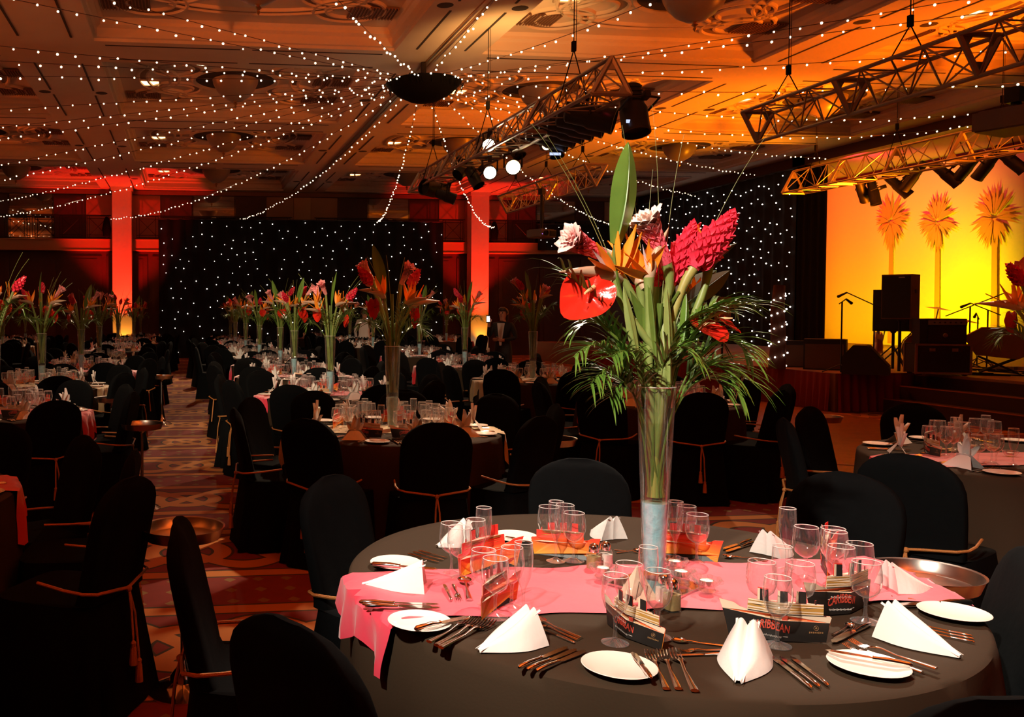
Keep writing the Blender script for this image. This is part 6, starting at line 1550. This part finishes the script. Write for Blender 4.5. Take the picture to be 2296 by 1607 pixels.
def base_joints():
    J = {'pelvis': (0, 0, .93, (.15, .11)), 'waist': (0, 0, 1.06, (.135, .10)), 'chest': (0, 0, 1.26, (.165, .115)), 'neckbase': (0, .0, 1.40, (.075, .065)), 'neck': (0, -.01, 1.455, .047), 'jaw': (0, -.025, 1.51, (.062, .07)), 'head': (0, -.01, 1.585, (.078, .095)), 'crown': (0, .005, 1.645, (.058, .07))}
    E_ = [('pelvis', 'waist'), ('waist', 'chest'), ('chest', 'neckbase'), ('neckbase', 'neck'), ('neck', 'jaw'), ('jaw', 'head'), ('head', 'crown')]
    for s, t in ((-1, 'l'), (1, 'r')):
        J['hip' + t] = (s * .10, 0, .86, .10); J['knee' + t] = (s * .10, -.01, .48, .062); J['ankle' + t] = (s * .10, .02, .09, .042); J['toe' + t] = (s * .11, -.14, .03, .034)
        E_ += [('pelvis', 'hip' + t), ('hip' + t, 'knee' + t), ('knee' + t, 'ankle' + t), ('ankle' + t, 'toe' + t)]
        J['sh' + t] = (s * .175, 0, 1.36, .062); E_.append(('chest', 'sh' + t))
    return J, E_
def arm(J, E_, t, elbow, wrist, palm, fdir):
    J['el' + t] = elbow + (.042,); J['wr' + t] = wrist + (.028,); J['pa' + t] = palm + ((.036, .018),); E_ += [('sh' + t, 'el' + t), ('el' + t, 'wr' + t), ('wr' + t, 'pa' + t)]
    P_ = Vector(palm); f = Vector(fdir).normalized(); sd = f.cross(Vector((0, 1, .3))).normalized()
    for k, L in enumerate((.065, .075, .07, .055)):
        a = P_ + sd * (.018 * (k - 1.5)) + f * .04; b = a + f * L * .5 + Vector((0, -.006, 0)); c = a + f * L + Vector((0, -.02, -.004))
        J[f'f{t}{k}a'] = tuple(a) + (.009,); J[f'f{t}{k}b'] = tuple(b) + (.008,); J[f'f{t}{k}c'] = tuple(c) + (.0065,); E_ += [('pa' + t, f'f{t}{k}a'), (f'f{t}{k}a', f'f{t}{k}b'), (f'f{t}{k}b', f'f{t}{k}c')]
    a = P_ - sd * .045 + f * .005; J['th' + t] = tuple(a) + (.010,); J['tt' + t] = tuple(a + f * .045 - sd * .008) + (.008,); E_ += [('pa' + t, 'th' + t), ('th' + t, 'tt' + t)]
def face_parts(o, hair_long):
    e = MB()
    for s in (-1, 1): e.ball((s * .030, -.098, 1.590), .011, 8, 6)
    put('eye', e, mat('dark_eye', (.02, .01, .008), .2), o)
    n = MB(); n.tube([(0, -.095, 1.60), (0, -.115, 1.565), (0, -.100, 1.552)], [.008, .013, .008], 8); put('nose', n, M['skin'], o)
    mo = MB(); mo.tube([(-.022, -.090, 1.530), (0, -.100, 1.527), (.022, -.090, 1.530)], [.003, .006, .003], 6); put('mouth', mo, mat('lips', (.35, .08, .06), .5), o)
    r = MB()
    for s in (-1, 1): r.ball((s * .082, .01, 1.580), (.010, .020, .030), 8, 6)
    put('ear', r, M['skin'], o)
    h = MB(); h.grid(lambda u, v: (.092 * math.sin(PI * v * .62) * math.cos(2 * PI * u), .014 + .108 * math.sin(PI * v * .62) * math.sin(2 * PI * u), 1.600 + .095 * math.cos(PI * v * .62) + (.05 * v if math.sin(2 * PI * u) < -.3 else 0)), 24, 10, True)
    if hair_long: h.tube([(0, .10, 1.64), (0, .15, 1.60), (.01, .155, 1.48), (.02, .13, 1.36)], [.028, .034, .028, .008], 10)
    put('hair', h, M['hair'], o)
J, E_ = base_joints()
arm(J, E_, 'l', (-.26, -.06, 1.14), (-.17, -.26, 1.36), (-.155, -.29, 1.42), (0, -.2, 1)); arm(J, E_, 'r', (.27, -.03, 1.12), (.08, -.20, 1.08), (.01, -.215, 1.09), (-1, -.1, .05))
def c1(c):
    if c.z > 1.43 and abs(c.x) < .13: return 0
    if (c - Vector((-.155, -.30, 1.44))).length < .12 or (c - Vector((-.0, -.22, 1.09))).length < .115 and c.y < -.17: return 0
    return 1
p = PZ(1128, 900, 0); p = Vector((PYY(1128, 740, 16.2).x, 16.2, 0))
o = person(p, -.75, J, E_, [M['skin'], M['suit']], 'person in a dark suit and open white shirt holding up a lit phone, standing right of the right red column', c1)
sf = MB(); sf.grid(lambda u, v: ((u - .5) * (.04 + .11 * v), -.112 - .020 * math.cos((u - .5) * 2.2) + .02 * v * v, .98 + .42 * v), 6, 8); put('shirt_front', sf, M['shirt'], o)
face_parts(o, True)
ph = MB(); ph.box((0, 0, 0), (.07, .010, .14)); ph = put('phone', ph.mesh(smooth=False), M['black_plastic'], None, None, None, label='small phone with a bright screen held up by the person', cat='phone')
wm_ = Matrix.Translation(p) @ Matrix.Rotation(-.75, 4, 'Z'); ph.location = wm_ @ Vector((-.155, -.335, 1.475)); ph.rotation_euler = (0, 0, -.75 + .9)
s_ = MB(); s_.box((0, -.006, 0), (.058, .002, .10)); put('screen', s_.mesh(smooth=False), M['phone'], ph)
J, E_ = base_joints()
arm(J, E_, 'l', (-.25, -.03, 1.12), (-.14, -.22, 1.05), (-.10, -.26, 1.05), (.6, -.8, 0)); arm(J, E_, 'r', (.25, .0, 1.10), (.26, -.12, .88), (.26, -.14, .81), (0, -.2, -1))
def c2(c):
    if c.z > 1.43 and abs(c.x) < .13 or (c - Vector((-.08, -.27, 1.05))).length < .12 or (c - Vector((.26, -.14, .79))).length < .14: return 0
    return 2 if c.z < .95 else 1
p = Vector((PYY(817, 740, 22.8).x, 22.8, 0))
o = person(p, 2.6, J, E_, [M['skin'], M['shirt'], M['suit']], 'person in a pale shirt seen from behind between the distant bouquets', c2)
face_parts(o, False)
